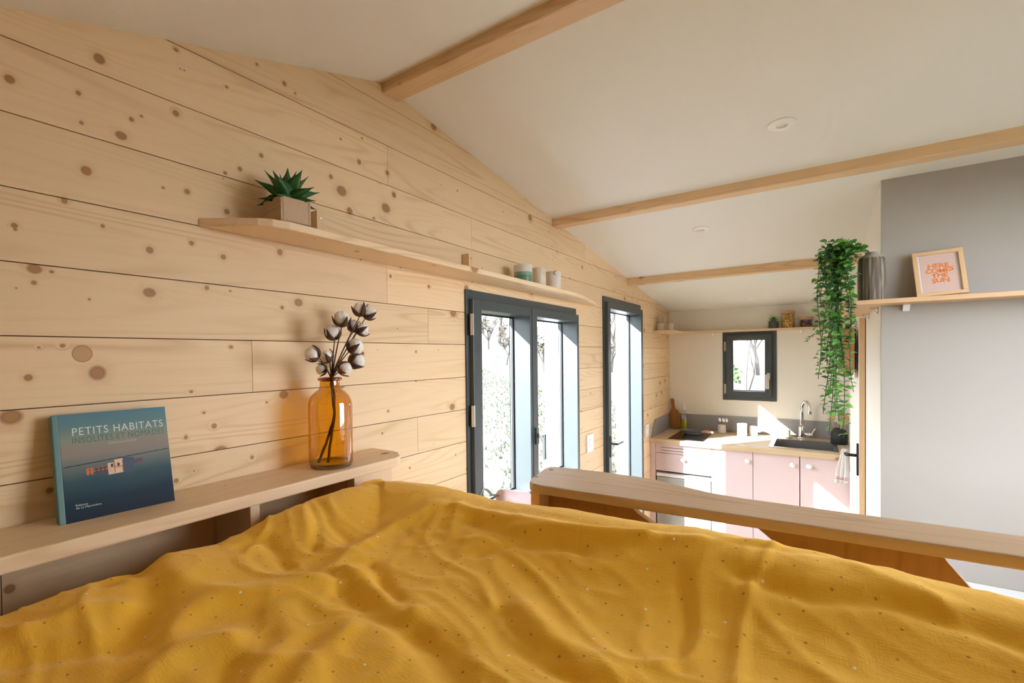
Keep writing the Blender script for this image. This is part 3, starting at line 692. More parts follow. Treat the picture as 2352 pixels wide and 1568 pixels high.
# ================================================================== LEDGE: book, bottle, cotton
def book_cover_mat():
    mt, n, l, p = new_mat('book_cover_print'); p.inputs['Roughness'].default_value = 0.55; p.inputs['Specular IOR Level'].default_value = 0.2
    tc = n.new('ShaderNodeTexCoord'); s_ = n.new('ShaderNodeSeparateXYZ'); l.new(tc.outputs['Object'], s_.inputs[0])
    nz = n.new('ShaderNodeTexNoise'); nz.inputs['Scale'].default_value = 14; l.new(tc.outputs['Object'], nz.inputs['Vector'])
    a = n.new('ShaderNodeMath'); a.operation = 'MULTIPLY_ADD'; l.new(nz.outputs['Fac'], a.inputs[0]); a.inputs[1].default_value = 0.012; l.new(s_.outputs[2], a.inputs[2])
    mr = n.new('ShaderNodeMapRange'); mr.inputs[1].default_value = 0.006; mr.inputs[2].default_value = 0.211; l.new(a.outputs[0], mr.inputs[0])
    cr = n.new('ShaderNodeValToRGB'); l.new(mr.outputs[0], cr.inputs[0]); e = cr.color_ramp
    cols = [(0.0, (0.010, 0.018, 0.035)), (0.18, (0.014, 0.035, 0.062)), (0.36, (0.04, 0.09, 0.12)), (0.50, (0.16, 0.19, 0.185)), (0.585, (0.26, 0.235, 0.215)), (0.655, (0.28, 0.25, 0.22)), (0.74, (0.235, 0.29, 0.235)), (0.84, (0.13, 0.235, 0.26)), (1.0, (0.085, 0.215, 0.30))]
    e.elements[0].position = 0; e.elements[0].color = (*cols[0][1], 1); e.elements[1].position = 1; e.elements[1].color = (*cols[-1][1], 1)
    for q, c in cols[1:-1]: k = e.elements.new(q); k.color = (*c, 1)
    l.new(cr.outputs[0], p.inputs['Base Color']); return mt
BO = Vector((-1.124, 0.268, 1.357)); BW, BH, BT = 0.196, 0.206, 0.022
lean = math.atan2(0.046, BH)
ey = Vector((0.045, 1, 0)).normalized(); ez = (Vector((-math.sin(lean), 0, math.cos(lean)))); ez = (ez-ey*ez.dot(ey)).normalized(); ex = ey.cross(ez)
if ex.x < 0: ex = -ex
def bk(u, v, w): return BO + ey*u + ez*v + ex*w          # u along the cover, v up it, w out of it
book = thing('book', BO, 'blue-green square book with a houseboat cover leaning on the plank wall', 'book')
def bbox(u0, u1, v0, v1, w0, w1): return MB().hexa([bk(u, v, w) for u in (u0, u1) for v in (v0, v1) for w in (w0, w1)])
cov = build(bbox(0.010, BW, 0.0, BH, -0.0025, 0.0), 'front_cover', book_cover_mat(), book, bevel=0.0008)
spm = plain('book_spine', (0.115, 0.235, 0.24), 0.45)
build(bbox(0.0, 0.0105, 0.0, BH, -BT, 0.0004), 'spine', spm, book, bevel=0.002)
build(bbox(0.006, BW-0.003, 0.003, BH-0.003, -BT+0.0025, -0.0025), 'pages', plain('paper', (0.75, 0.72, 0.66), 0.8), book)
build(bbox(0.008, BW, 0.0, BH, -BT, -BT+0.0025), 'back_cover', spm, book)
def text_mesh(body, size, xs=1.0, offset=0.0, align='LEFT', spacing=1.0, line=1.0):
    cu = bpy.data.curves.new('txt', 'FONT'); cu.body = body; cu.size = size; cu.align_x = align; cu.offset = offset; cu.space_character = spacing; cu.space_line = line; cu.resolution_u = 4
    o = bpy.data.objects.new('txt', cu); COL.objects.link(o); dg = bpy.context.evaluated_depsgraph_get()
    me = bpy.data.meshes.new_from_object(o.evaluated_get(dg)); bpy.data.objects.remove(o)
    return me
def place_text(name, body, mat, parent, fn, width=None, height=None, **k):
    """flat lettering laid on a surface: fn(u, v) -> world point; scaled to width x height"""
    me = text_mesh(body, 1.0, **k); vs_ = [v.co for v in me.vertices]
    x0, x1 = min(v.x for v in vs_), max(v.x for v in vs_); y0, y1 = min(v.y for v in vs_), max(v.y for v in vs_)
    sx = width/(x1-x0); sy = height/(y1-y0) if height else sx
    off = woff(parent); nm = bpy.data.meshes.new(name)
    nm.from_pydata([fn((v.x-x0)*sx, (v.y-y0)*sy)-off for v in vs_], [], [tuple(p.vertices) for p in me.polygons]); nm.materials.append(mat)
    o = bpy.data.objects.new(name, nm); COL.objects.link(o); o.parent = parent; return o
inkw = plain('ink_white', (0.62, 0.68, 0.66), 0.5); inkd = plain('ink_grey', (0.085, 0.13, 0.12), 0.5); inkc = plain('ink_cream', (0.50, 0.50, 0.42), 0.5)
place_text('title', 'PETITS HABITATS', inkw, cov, lambda u, v: bk(0.030+u, 0.163+v, 0.0003), 0.158, 0.0150, spacing=1.12)
place_text('subtitle', 'INSOLITES ET NOMADES', inkd, cov, lambda u, v: bk(0.029+u, 0.1475+v, 0.0003), 0.160, 0.0115, spacing=1.1)
place_text('author', 'ODILE ALLEGUEDE', inkc, cov, lambda u, v: bk(0.086+u, 0.139+v, 0.0003), 0.050, 0.0042, spacing=1.1)
place_text('publisher', '\u00c9ditions\nde La Martini\u00e8re', inkw, cov, lambda u, v: bk(0.026+u, 0.0235+v, 0.0003), 0.040, 0.0095)
def patch(name, mat, pts): 
    n = len(pts); return build(MB().add([bk(u, v, 0.0003) for u, v in pts], [tuple(range(n))]), name, mat, cov, recalc=False)
dk = plain('print_dark', (0.018, 0.024, 0.035), 0.45); org = plain('print_orange', (0.62, 0.16, 0.03), 0.45); crm = plain('print_cream', (0.66, 0.48, 0.33), 0.45); mar = plain('print_maroon', (0.09, 0.035, 0.045), 0.45); blu = plain('print_blue', (0.02, 0.05, 0.10), 0.45)
sh = [(0.012+0.182*i/24, 0.1045+0.0004*i+0.0012*abs(math.sin(i*1.7))) for i in range(25)]
patch('shoreline', dk, sh + [(a, 0.1032+0.0004*(24-i)) for i, (a, b) in enumerate(reversed(sh))])
patch('houseboat', crm, [(0.082, 0.078), (0.108, 0.079), (0.108, 0.107), (0.093, 0.106), (0.093, 0.101), (0.082, 0.101)])
patch('houseboat', blu, [(0.108, 0.079), (0.126, 0.083), (0.128, 0.106), (0.108, 0.109)])
patch('houseboat', mar, [(0.1265, 0.092), (0.143, 0.094), (0.143, 0.103), (0.128, 0.102)])
for x0 in (0.047, 0.0535, 0.061, 0.068, 0.075):
    patch('deck_post', mar if x0 > 0.055 else org, [(x0, 0.084), (x0+0.0042, 0.084), (x0+0.0042, 0.097), (x0, 0.097)])
patch('deck', org, [(0.046, 0.0885), (0.108, 0.0905), (0.108, 0.0925), (0.046, 0.0905)])
patch('deck', org, [(0.046, 0.0945), (0.082, 0.0965), (0.082, 0.0975), (0.046, 0.0957)])
for x0 in (0.0925, 0.1065): patch('deck_post', org, [(x0, 0.080), (x0+0.0015, 0.080), (x0+0.0015, 0.104), (x0, 0.104)])
for x0 in (0.087, 0.098): patch('boat_window', dk, [(x0, 0.093), (x0+0.004, 0.093), (x0+0.004, 0.099), (x0, 0.099)])

# amber bottle
bc = Vector((-1.098, 0.868, 1.357))
bot = thing('glass_bottle', bc, 'amber glass bottle holding dried cotton stems on the ledge', 'bottle')
R = 0.0605
prof = [(R-0.004, 0.004), (R-0.0005, 0.012), (R, 0.022), (R, 0.170), (R-0.002, 0.184), (R-0.008, 0.197), (R-0.018, 0.208), (0.031, 0.216), (0.0275, 0.222), (0.0270, 0.240)]
build(MB().lathe(prof, bc, 48), 'body', M_['amber'], bot, smooth=True)
build(MB().lathe([(0.027, 0.240), (0.0315, 0.2405), (0.0335, 0.2435), (0.0335, 0.2465), (0.031, 0.249), (0.0255, 0.249), (0.0245, 0.246), (0.0250, 0.238)], bc, 40), 'rim', M_['amber_rim'], bot, smooth=True)
build(MB().lathe([(0.0001, 0.006), (0.045, 0.005), (R-0.006, 0.009), (R-0.002, 0.014), (R-0.0006, 0.012), (R-0.004, 0.002), (R-0.012, 0.0003), (0.0001, 0.0015)], bc, 48), 'foot', M_['bottle_foot'], bot, smooth=True)
lb = Vector((-0.62, -0.78, 0)); 
mb = MB(); N = 10
for i in range(N):
    a = math.radians(222+i*2.2); w = 0.018*(0.5+0.5*math.sin(i*1.3+1)) + 0.010
    for z in (0.052-w*0.6, 0.052+w*0.6): mb.v.append(bc+Vector((math.cos(a)*(R+0.0004), math.sin(a)*(R+0.0004), z)))
mb.f = [(2*i, 2*i+2, 2*i+3, 2*i+1) for i in range(N-1)]
build(mb, 'torn_label', M_['white_plastic'], bot, recalc=False)

# dried cotton
M_['cotton'] = plain('cotton_fluff', (0.86, 0.83, 0.79), 0.95, bump=0.9, bscale=220, sheen=0.5)
M_['bract'] = plain('dry_bract', (0.075, 0.034, 0.020), 0.7, var=0.4, vscale=60)
M_['bract_red'] = plain('dry_bract_red', (0.17, 0.048, 0.022), 0.6, var=0.3, vscale=60)
M_['twig'] = plain('twig', (0.072, 0.035, 0.022), 0.8, var=0.3, vscale=70)
def cotton_boll(parent, c, axis, r, rg, red=False):
    axis = axis.normalized(); q = axis.to_track_quat('Z', 'Y').to_matrix().to_4x4() @ Matrix.Rotation(rg.uniform(0, 6), 4, 'Z')
    ph = rg.uniform(0, 6)
    def lobes(d):
        a = math.atan2(d.y, d.x); g = 0.84+0.16*abs(math.cos(2*a+ph))**0.6
        return g*(1+0.10*mnoise.noise(d*2.3+Vector((ph, 0, 0)))+0.04*mnoise.noise(d*7))
    mb = MB().ball((0, 0, 0), (r, r, r*0.92), 24, 16, lobes); mb.v = [c + (q @ (v+Vector((0, 0, r*0.35)))) for v in mb.v]
    bo = build(mb, 'boll', M_['cotton'], parent, smooth=True)
    for k in range(4):
        a = k*math.pi/2+ph+0.78; n = 7; vs_ = []; fs = []
        ln = r*rg.uniform(1.5, 2.0)
        for i in range(n):
            t = i/(n-1); th = -1.45+t*1.9*(ln/r/1.8); w = r*0.40*math.sin(math.pi*(0.10+0.90*t)**0.75)+0.0003
            rr = r*(1.14+0.22*t**4); x = rr*math.cos(th); z = rr*math.sin(th)*0.95+r*0.3
            for s_ in (-1, 0, 1):
                p = Vector((x-(0.22*w if s_ else -0.001), s_*w, z)); vs_.append(c + (q @ (Matrix.Rotation(a, 4, 'Z') @ p)))
        for i in range(n-1):
            for s_ in (0, 1): fs.append((i*3+s_, i*3+s_+1, (i+1)*3+s_+1, (i+1)*3+s_))
        build(MB().add(vs_, fs), 'bract', M_['bract_red'] if red else M_['bract'], bo, smooth=True, solidify=0.0012, recalc=False)
    return bo
rg = random.Random(11)
mouth = bc+Vector((0.002, 0.0, 0.245))
def cp(px, py, dx): return on_x(px, py, bc.x+dx)
stems = [('dried cotton stem leaning left out of the amber bottle', [(722, 815, .045, 17, (-.4, -.8, .5), 0), (752, 822, .02, 14, (-.3, -.2, .5), 0), (742, 848, -.01, 12, (-.3, -.6, -.1), 0), (766, 768, .0, 17, (-.1, -.2, .9), 0), (785, 737, .025, 18, (0, 0, 1), 0)],
          [(0.000, 0.004), (-0.012, -0.035)]),
         ('dried cotton stem leaning right out of the amber bottle', [(827, 714, .02, 16, (-.2, .1, 1), 0), (846, 722, .03, 15, (.2, .6, .7), 0), (812, 752, -.02, 14, (0, .2, .9), 0), (829, 758, .025, 14, (.3, .7, .4), 0), (812, 798, .02, 18, (.2, .6, .5), 0), (815, 830, -.01, 18, (.2, .7, .2), 0), (788, 846, .045, 15, (.6, .4, -.1), 1)],
          [(0.004, -0.002), (0.012, -0.02)])]
for lab, bolls, foot in stems:
    st = thing('cotton_stem', bc+Vector((foot[1][0], foot[1][1], 0.012)), lab, 'dried flower', 'dried cotton in the amber bottle')
    mo = mouth+Vector((foot[0][0], foot[0][1], 0))
    body = [bc+Vector((foot[1][0], foot[1][1], 0.014)), bc+Vector((foot[1][0]*0.3, foot[1][1]*0.35+0.004, 0.075)), bc+Vector((foot[1][0]*0.3+0.003, 0.012+foot[0][1], 0.145)), bc+Vector((0.002, 0.008+foot[0][1], 0.205)), mo]
    pts = []
    for i in range(len(body)-1):
        for k in range(5):
            t = k/5; a, b = body[i], body[i+1]; pts.append(a.lerp(b, t)+Vector((rg.uniform(-1, 1), rg.uniform(-1, 1), 0))*0.0010)
    pts.append(mo); build(MB().tube(pts, [0.0042-0.0010*i/len(pts) for i in range(len(pts))], 8), 'main_stem', M_['twig'], st, smooth=True)
    for (px, py, dx, rp, ax, red) in bolls:
        c = cp(px, py, dx); dpt = (c-CAM).dot(FWD); r = rp/F_PX*dpt*1.02; ax = Vector(ax).normalized()
        base = c - ax*r*0.62
        mid = mo.lerp(base, 0.5)+Vector((0, 0, 0.012))*(1 if abs(py-860) > 40 else 0.3)
        tp = [mo.lerp(mid, i/6).lerp(mid.lerp(base, i/6), i/6) for i in range(7)]
        build(MB().tube(tp, [0.0022-0.0008*i/6 for i in range(7)], 6), 'twig', M_['twig'], st, smooth=True)
        cotton_boll(st, c, ax, r, rg, red)

# ================================================================== CEILING LIGHTS
tilt = math.atan(0.129)
for px, py, lab in ((1796, 285, 'round white recessed spotlight between the two nearest beams'), (1610, 526, 'round white recessed spotlight in the middle ceiling bay'), (1715, 686, 'round white recessed spotlight nearest the kitchen wall')):
    d = ray(px, py); t = (RIDGE_Z+0.129*RIDGE_Y-CAM.z)/(d.z+0.129*d.y); c = CAM+d*t
    lt = thing('recessed_spotlight', c, lab, 'ceiling light', 'recessed ceiling spotlights')
    mt_ = Matrix.Rotation(math.pi-tilt, 4, 'X')
    o = build(MB().lathe([(0.018, -0.006), (0.019, 0.006), (0.040, 0.0055), (0.0445, 0.0035), (0.0445, -0.001)], c, 40, mt_), 'trim_ring', M_['white_gloss'], lt); smooth_by_angle(o)
    build(MB().lathe([(0.0001, -0.004), (0.010, -0.003), (0.0188, 0.0)], c, 32, mt_), 'lens', M_['steel'], lt, smooth=True)

# ================================================================== KITCHEN
FY = 4.5
def knob(parent, x, z, y=FY):
    q = Matrix.Rotation(math.radians(90), 4, 'X')
    return build(MB().lathe([(0.0001, 0.030), (0.012, 0.029), (0.0175, 0.025), (0.019, 0.020), (0.016, 0.014), (0.009, 0.009), (0.007, 0.0)], (x, y, z), 24, q), 'knob', M_['white_gloss'], parent, smooth=True)
k1 = thing('drawer_cabinet', (-0.95, 4.86, 0), 'pink kitchen cabinet with vent slots and a drawer above the fridge', 'cabinet')
build(B(-1.198, -1.157, FY, 5.22, 0.0, 0.859), 'side_filler', M_['pink'], k1, bevel=0.001)
build(B(-0.7035, -0.688, FY+0.004, 5.22, 0.0, 0.859), 'side_panel', M_['pink'], k1)
build(B(-1.157, -0.7035, FY+0.02, 5.22, 0.612, 0.628), 'bottom_panel', M_['pink'], k1)
build(B(-1.157, -0.7035, 5.19, 5.22, 0.628, 0.859), 'back_panel', M_['pink'], k1)
vp = MB()
for z0, z1 in ((0.778, 0.797), (0.802, 0.823), (0.828, 0.859)): vp.box(-1.108, -0.758, FY, FY+0.018, z0, z1)
vp.box(-1.154, -1.108, FY, FY+0.018, 0.778, 0.859); vp.box(-0.758, -0.7055, FY, FY+0.018, 0.778, 0.859)
build(vp, 'vent_panel', M_['pink'], k1)
build(B(-1.12, -0.75, FY+0.03, FY+0.034, 0.78, 0.85), 'vent_backing', M_['pink_dark'], k1)
dr = build(B(-1.154, -0.7055, FY, FY+0.018, 0.617, 0.774), 'drawer', M_['pink'], k1, bevel=0.001); knob(dr, -0.921, 0.733)
fr = thing('fridge', (-0.93, 4.86, 0), 'compact silver under-counter fridge below the pink drawer', 'fridge')
M_['silver'] = plain('silver_paint', (0.42, 0.42, 0.40), 0.38, metal=0.3)
build(B(-1.148, -0.710, FY+0.05, 5.10, 0.02, 0.596), 'body', M_['silver'], fr, bevel=0.004)
fd = build(B(-1.148, -0.712, FY+0.006, FY+0.05, 0.02, 0.560), 'door', M_['silver'], fr, bevel=0.005)
build(B(-1.148, -0.710, FY+0.004, FY+0.05, 0.564, 0.594), 'top_trim', M_['white_plastic'], fr, bevel=0.003)
for i in range(5): build(B(-0.945+i*0.018, -0.938+i*0.018, FY+0.0045, FY+0.0065, 0.500, 0.507), 'logo_mark', M_['nickel'], fd)
def base_cab(x0, x1, doors, lab, nm='base_cabinet'):
    c = thing(nm, ((x0+x1)/2, 4.86, 0), lab, 'cabinet')
    cb = MB().box(x0, x0+0.015, FY+0.02, 5.22, 0.05, 0.859).box(x1-0.015, x1, FY+0.02, 5.22, 0.05, 0.859).box(x0+0.015, x1-0.015, FY+0.02, 5.22, 0.05, 0.065).box(x0+0.015, x1-0.015, 5.205, 5.22, 0.065, 0.859)
    build(cb, 'carcass', M_['pink'], c)
    build(B(x0, x1, FY+0.05, FY+0.065, 0.0, 0.05), 'plinth', M_['pink'], c)
    for a, b, kx, kz in doors:
        d = build(B(a+0.0012, b-0.0012, FY, FY+0.018, 0.055, 0.855), 'door', M_['pink'], c, bevel=0.001); knob(d, kx, kz)
    return c
base_cab(-0.687, -0.404, [(-0.688, -0.404, -0.441, 0.782)], 'pink single-door cabinet between fridge and sink cabinet')
base_cab(-0.403, 0.222, [(-0.403, -0.096, -0.141, 0.788), (-0.093, 0.222, -0.038, 0.788)], 'pink double-door cabinet below the sink', 'sink_cabinet')
# worktop with a cut-out for the sink
SX0, SX1, SY0, SY1 = -0.285, 0.128, 4.575, 5.035
wt = MB()
for a in ((XL+0.001, SX0, 4.468, YB-0.001), (SX1, PX-0.001, 4.468, YB-0.001), (SX0, SX1, 4.468, SY0), (SX0, SX1, SY1, YB-0.001)): wt.box(*a, 0.8605, 0.90)
M_['worktop'] = pine('worktop_wood', 'x', knot=0.12, base=(0.66, 0.50, 0.32), dark=(0.50, 0.34, 0.18), ring=0.3)
wto = build(wt, 'worktop', M_['worktop'], base=(-0.48, 4.85, 0.8605)); tag(wto, 'light wooden kitchen worktop over the pink cabinets', 'worktop')
# splashback
M_['splash'] = plain('splashback_grey', (0.30, 0.30, 0.31), 0.45)
spl = thing('splashback', (-0.5, YB, 0.90), 'grey splashback running round the back of the worktop', 'splashback')
build(B(XL+0.008, PX-0.001, YB-0.009, YB-0.001, 0.9005, 1.052), 'back_panel', M_['splash'], spl)
build(MB().prism([(4.524, 0.9005), (YB-0.009, 0.9005), (YB-0.009, 1.052), (4.655, 1.052)], XL+0.001, XL+0.008, 'x'), 'side_panel', M_['splash'], spl)
# sink
sk = thing('kitchen_sink', ((SX0+SX1)/2, (SY0+SY1)/2, 0.70), 'square stainless steel sink set into the worktop', 'sink')
rm = MB(); e = 0.016
for a in ((SX0-e, SX0+e, SY0-e, SY1+e), (SX1-e, SX1+e, SY0-e, SY1+e), (SX0+e, SX1-e, SY0-e, SY0+e), (SX0+e, SX1-e, SY1-e, SY1+e)): rm.box(*a, 0.9003, 0.9033)
build(rm, 'rim', M_['steel'], sk)
bw = MB(); a, b, c, d = SX0+0.006, SX1-0.006, SY0+0.006, SY1-0.006
for q in ((a, a+0.003, c, d), (b-0.003, b, c, d), (a, b, c, c+0.003), (a, b, d-0.003, d)): bw.box(*q, 0.72, 0.9003)
bw.box(a, b, c, d, 0.717, 0.72); build(bw, 'bowl', M_['steel'], sk)
build(MB().lathe([(0.0001, 0.0025), (0.03, 0.002), (0.038, 0.0)], ((a+b)/2, (c+d)/2, 0.7205), 24), 'drain', M_['chrome'], sk, smooth=True)
# faucet
fx, fy = -0.092, 5.125
fa = thing('faucet', (fx, fy, 0.90), 'tall chrome arched faucet behind the sink', 'faucet')
o = build(MB().lathe([(0.0001, 0.0), (0.027, 0.0), (0.027, 0.006), (0.0225, 0.012), (0.0225, 0.105), (0.0165, 0.112), (0.0001, 0.113)], (fx, fy, 0.9003), 28), 'body', M_['chrome'], fa); smooth_by_angle(o)
dirv = Vector((0.50, -0.86, 0)).normalized(); arc = [Vector((fx, fy, 1.01)), Vector((fx, fy, 1.16))]
for i in range(1, 13):
    a = math.pi*i/12*0.94; arc.append(Vector((fx, fy, 1.16))+dirv*(0.058*(1-math.cos(a)))+Vector((0, 0, 0.072*math.sin(a))))
arc.append(arc[-1]+Vector((0, 0, -0.045))); build(MB().tube(arc, 0.0135, 14), 'spout', M_['chrome'], fa, smooth=True)
lv = build(MB().tube([(fx+0.015, fy-0.004, 0.945), (fx+0.062, fy-0.02, 0.945), (fx+0.078, fy-0.026, 0.945)], [0.014, 0.0145, 0.0145], 14), 'valve', M_['chrome'], fa, smooth=True)
build(MB().tube([(fx+0.07, fy-0.023, 0.950), (fx+0.085, fy-0.03, 0.985), (fx+0.098, fy-0.036, 1.005)], [0.006, 0.0055, 0.004], 8), 'lever', M_['chrome'], lv, smooth=True)
# induction hob
hob = thing('induction_hob', (-0.91, 4.81, 0.90), 'black glass two-ring hob on the worktop left end', 'hob')
M_['black_glass'] = plain('black_glass', (0.006, 0.006, 0.008), 0.04, coat=0.5)
build(B(-1.055, -0.775, 4.535, 5.085, 0.9003, 0.9055), 'plate', M_['black_glass'], hob, bevel=0.001)
ringm = plain('hob_ring', (0.10, 0.10, 0.11), 0.3)
for yy in (4.68, 4.94): build(MB().lathe([(0.088, 0.0), (0.088, 0.0003), (0.090, 0.0003), (0.090, 0.0)], (-0.915, yy, 0.9056), 40), 'cooking_ring', ringm, hob)
# frying pan
pn = Vector((-0.915, 4.90, 0.9062))
pan = thing('frying_pan', pn, 'grey frying pan with copper-coloured handle on the hob', 'pan')
o = build(MB().lathe([(0.0001, 0.0), (0.075, 0.0), (0.082, 0.003), (0.098, 0.036), (0.0995, 0.036), (0.0965, 0.034), (0.078, 0.006), (0.0001, 0.004)], pn, 36), 'body', plain('pan_grey', (0.17, 0.185, 0.19), 0.5, var=0.15, vscale=60), pan); smooth_by_angle(o)
hd_ = Vector((0.80, -0.60, 0)).normalized(); hp = [pn+hd_*0.096+Vector((0, 0, 0.028)), pn+hd_*0.115+Vector((0, 0, 0.035)), pn+hd_*0.16+Vector((0, 0, 0.042)), pn+hd_*0.215+Vector((0, 0, 0.045)), pn+hd_*0.235+Vector((0, 0, 0.044))]
build(MB().tube(hp, [0.007, 0.010, 0.0125, 0.012, 0.006], 10), 'handle', plain('handle_copper', (0.66, 0.33, 0.22), 0.5), pan, smooth=True)
# cutting board leaning in the corner
cb = thing('cutting_board', (-1.13, 5.12, 0.90), 'olive wood cutting board leaning in the kitchen corner', 'cutting board')
M_['olive'] = pine('olive_wood', 'z', base=(0.42, 0.185, 0.062), dark=(0.20, 0.075, 0.025), ring=0.9, knot=0.1, fiber=0.3)
prof = [(-0.048, 0), (0.050, 0), (0.058, 0.012), (0.056, 0.06), (0.050, 0.15), (0.040, 0.178), (0.020, 0.193), (0.014, 0.215), (0.015, 0.262), (0.018, 0.285), (0.010, 0.30), (-0.010, 0.30), (-0.018, 0.285), (-0.014, 0.255), (-0.016, 0.205), (-0.030, 0.185), (-0.044, 0.165), (-0.050, 0.10), (-0.055, 0.02)]
mb = MB().prism(prof, -0.009, 0.009, 'y')
T = Matrix.Translation((-1.118, 5.150, 0.9008)) @ Matrix.Rotation(math.radians(-14), 4, 'Z') @ Matrix.Rotation(math.radians(-13), 4, 'Y') @ Matrix.Rotation(math.radians(-9), 4, 'X')
mb.v = [T @ v for v in mb.v]; zmin = min(v.z for v in mb.v); mb.v = [v+Vector((0, 0, 0.9004-zmin)) for v in mb.v]
xm = min(v.x for v in mb.v); ym = max(v.y for v in mb.v)
mb.v = [v+Vector((max(0, -1.1905-xm), min(0, YB-0.011-ym), 0)) for v in mb.v]
build(mb, 'board', M_['olive'], cb, bevel=0.003)
# oil bottle
oc = Vector((-1.045, 5.14, 0.9004)); ob = thing('oil_bottle', oc, 'clear glass oil bottle with pourer beside the cutting board', 'bottle')
build(MB().lathe([(0.0001, 0.002), (0.025, 0.002), (0.0275, 0.006), (0.0275, 0.150), (0.024, 0.170), (0.0125, 0.188), (0.0115, 0.21)], oc, 28), 'glass', M_['clear'], ob, smooth=True)
build(MB().lathe([(0.0001, 0.003), (0.0255, 0.004), (0.0258, 0.100), (0.0001, 0.100)], oc, 24), 'oil', plain('olive_oil', (0.42, 0.40, 0.01), 0.15), ob, smooth=False)
o = build(MB().lathe([(0.0001, 0.20), (0.0125, 0.20), (0.0135, 0.205), (0.0135, 0.224), (0.006, 0.232), (0.0045, 0.262), (0.003, 0.275), (0.0001, 0.275)], oc, 18), 'pourer', M_['white_plastic'], ob); smooth_by_angle(o)
# utensil pot with spoons
uc = Vector((-0.712, 5.13, 0.9004)); up = thing('spoon_pot', uc, 'small cream ceramic pot on the worktop holding metal spoons', 'pot')
o = build(MB().lathe(cup_profile(0.036, 0.078, 0.004, -0.004), uc, 28), 'pot', cm[2], up); smooth_by_angle(o, 40)
for i, (dx, dy, lean_) in enumerate(((-0.008, 0.0, -0.006), (0.012, 0.004, 0.016), (0.004, -0.008, 0.006))):
    sp = thing('spoon', uc+Vector((dx, dy, 0.008)), ('metal spoon on the left in the cream pot', 'metal spoon on the right in the cream pot', 'metal spoon in front in the cream pot')[i], 'spoon', 'spoons in the cream pot')
    top = uc+Vector((dx+lean_*1.3, dy, 0.105)); build(MB().tube([uc+Vector((dx, dy, 0.009)), top], 0.0022, 8), 'handle', M_['steel'], sp, smooth=True)
    build(MB().ball(top+Vector((lean_*0.4, 0, 0.016)), (0.0145, 0.004, 0.021), 16, 10), 'bowl', M_['steel'], sp, smooth=True)
# white canisters
for i, (x, y, r, h, lb) in enumerate(((-0.535, 5.03, 0.040, 0.115, 'larger white canister in front on the sunlit worktop'), (-0.452, 5.10, 0.034, 0.085, 'smaller white canister behind on the sunlit worktop'))):
    c = Vector((x, y, 0.9004)); t = thing('canister', c, lb, 'canister', 'white canisters on the worktop')
    o = build(MB().lathe([(0.0001, 0), (r, 0.0), (r, h*0.88), (0.0001, h*0.88)], c, 32), 'body', M_['white_gloss'], t); smooth_by_angle(o)
    o = build(MB().lathe([(0.0001, h*0.885), (r*1.03, h*0.885), (r*1.03, h*0.97), (r*0.95, h), (0.0001, h)], c, 32), 'lid', M_['white_gloss'], t); smooth_by_angle(o)
# soap on a dish, small bottle
dc = Vector((-0.205, 5.125, 0.9004)); ds = thing('soap_dish', dc, 'small pale pink soap dish behind the sink', 'soap dish')
o = build(MB().lathe([(0.0001, 0), (0.042, 0), (0.052, 0.010), (0.050, 0.011), (0.040, 0.004), (0.0001, 0.004)], dc, 28), 'dish', plain('dish_pink', (0.66, 0.48, 0.43), 0.4), ds, smooth=True)
so = thing('soap_bar', dc+Vector((0, 0, 0.0045)), 'pale green cube of soap standing on the pink dish', 'soap')
sb = build(B(dc.x-0.030, dc.x+0.030, dc.y-0.022, dc.y+0.022, 0.9050, 0.967), 'bar', plain('green_soap', (0.33, 0.40, 0.23), 0.55), so, bevel=0.005, seg=3)
build(MB().lathe([(0.013, 0.0), (0.0145, 0.0008), (0.016, 0.0)], (dc.x, dc.y-0.0218, 0.937), 24, Matrix.Rotation(math.radians(90), 4, 'X')), 'stamp', plain('soap_stamp', (0.24, 0.31, 0.17), 0.6), sb)
vc = Vector((-0.268, 5.10, 0.9004)); vb = thing('small_vial', vc, 'tiny cream bottle with metal cap left of the soap', 'bottle')
build(MB().lathe([(0.0001, 0), (0.013, 0), (0.013, 0.026), (0.006, 0.034), (0.006, 0.038)], vc, 18), 'bottle', plain('vial_cream', (0.66, 0.58, 0.45), 0.4), vb, smooth=True)
build(MB().lathe([(0.0001, 0.052), (0.0065, 0.051), (0.007, 0.038), (0.0001, 0.038)], vc, 14), 'cap', M_['nickel'], vb)
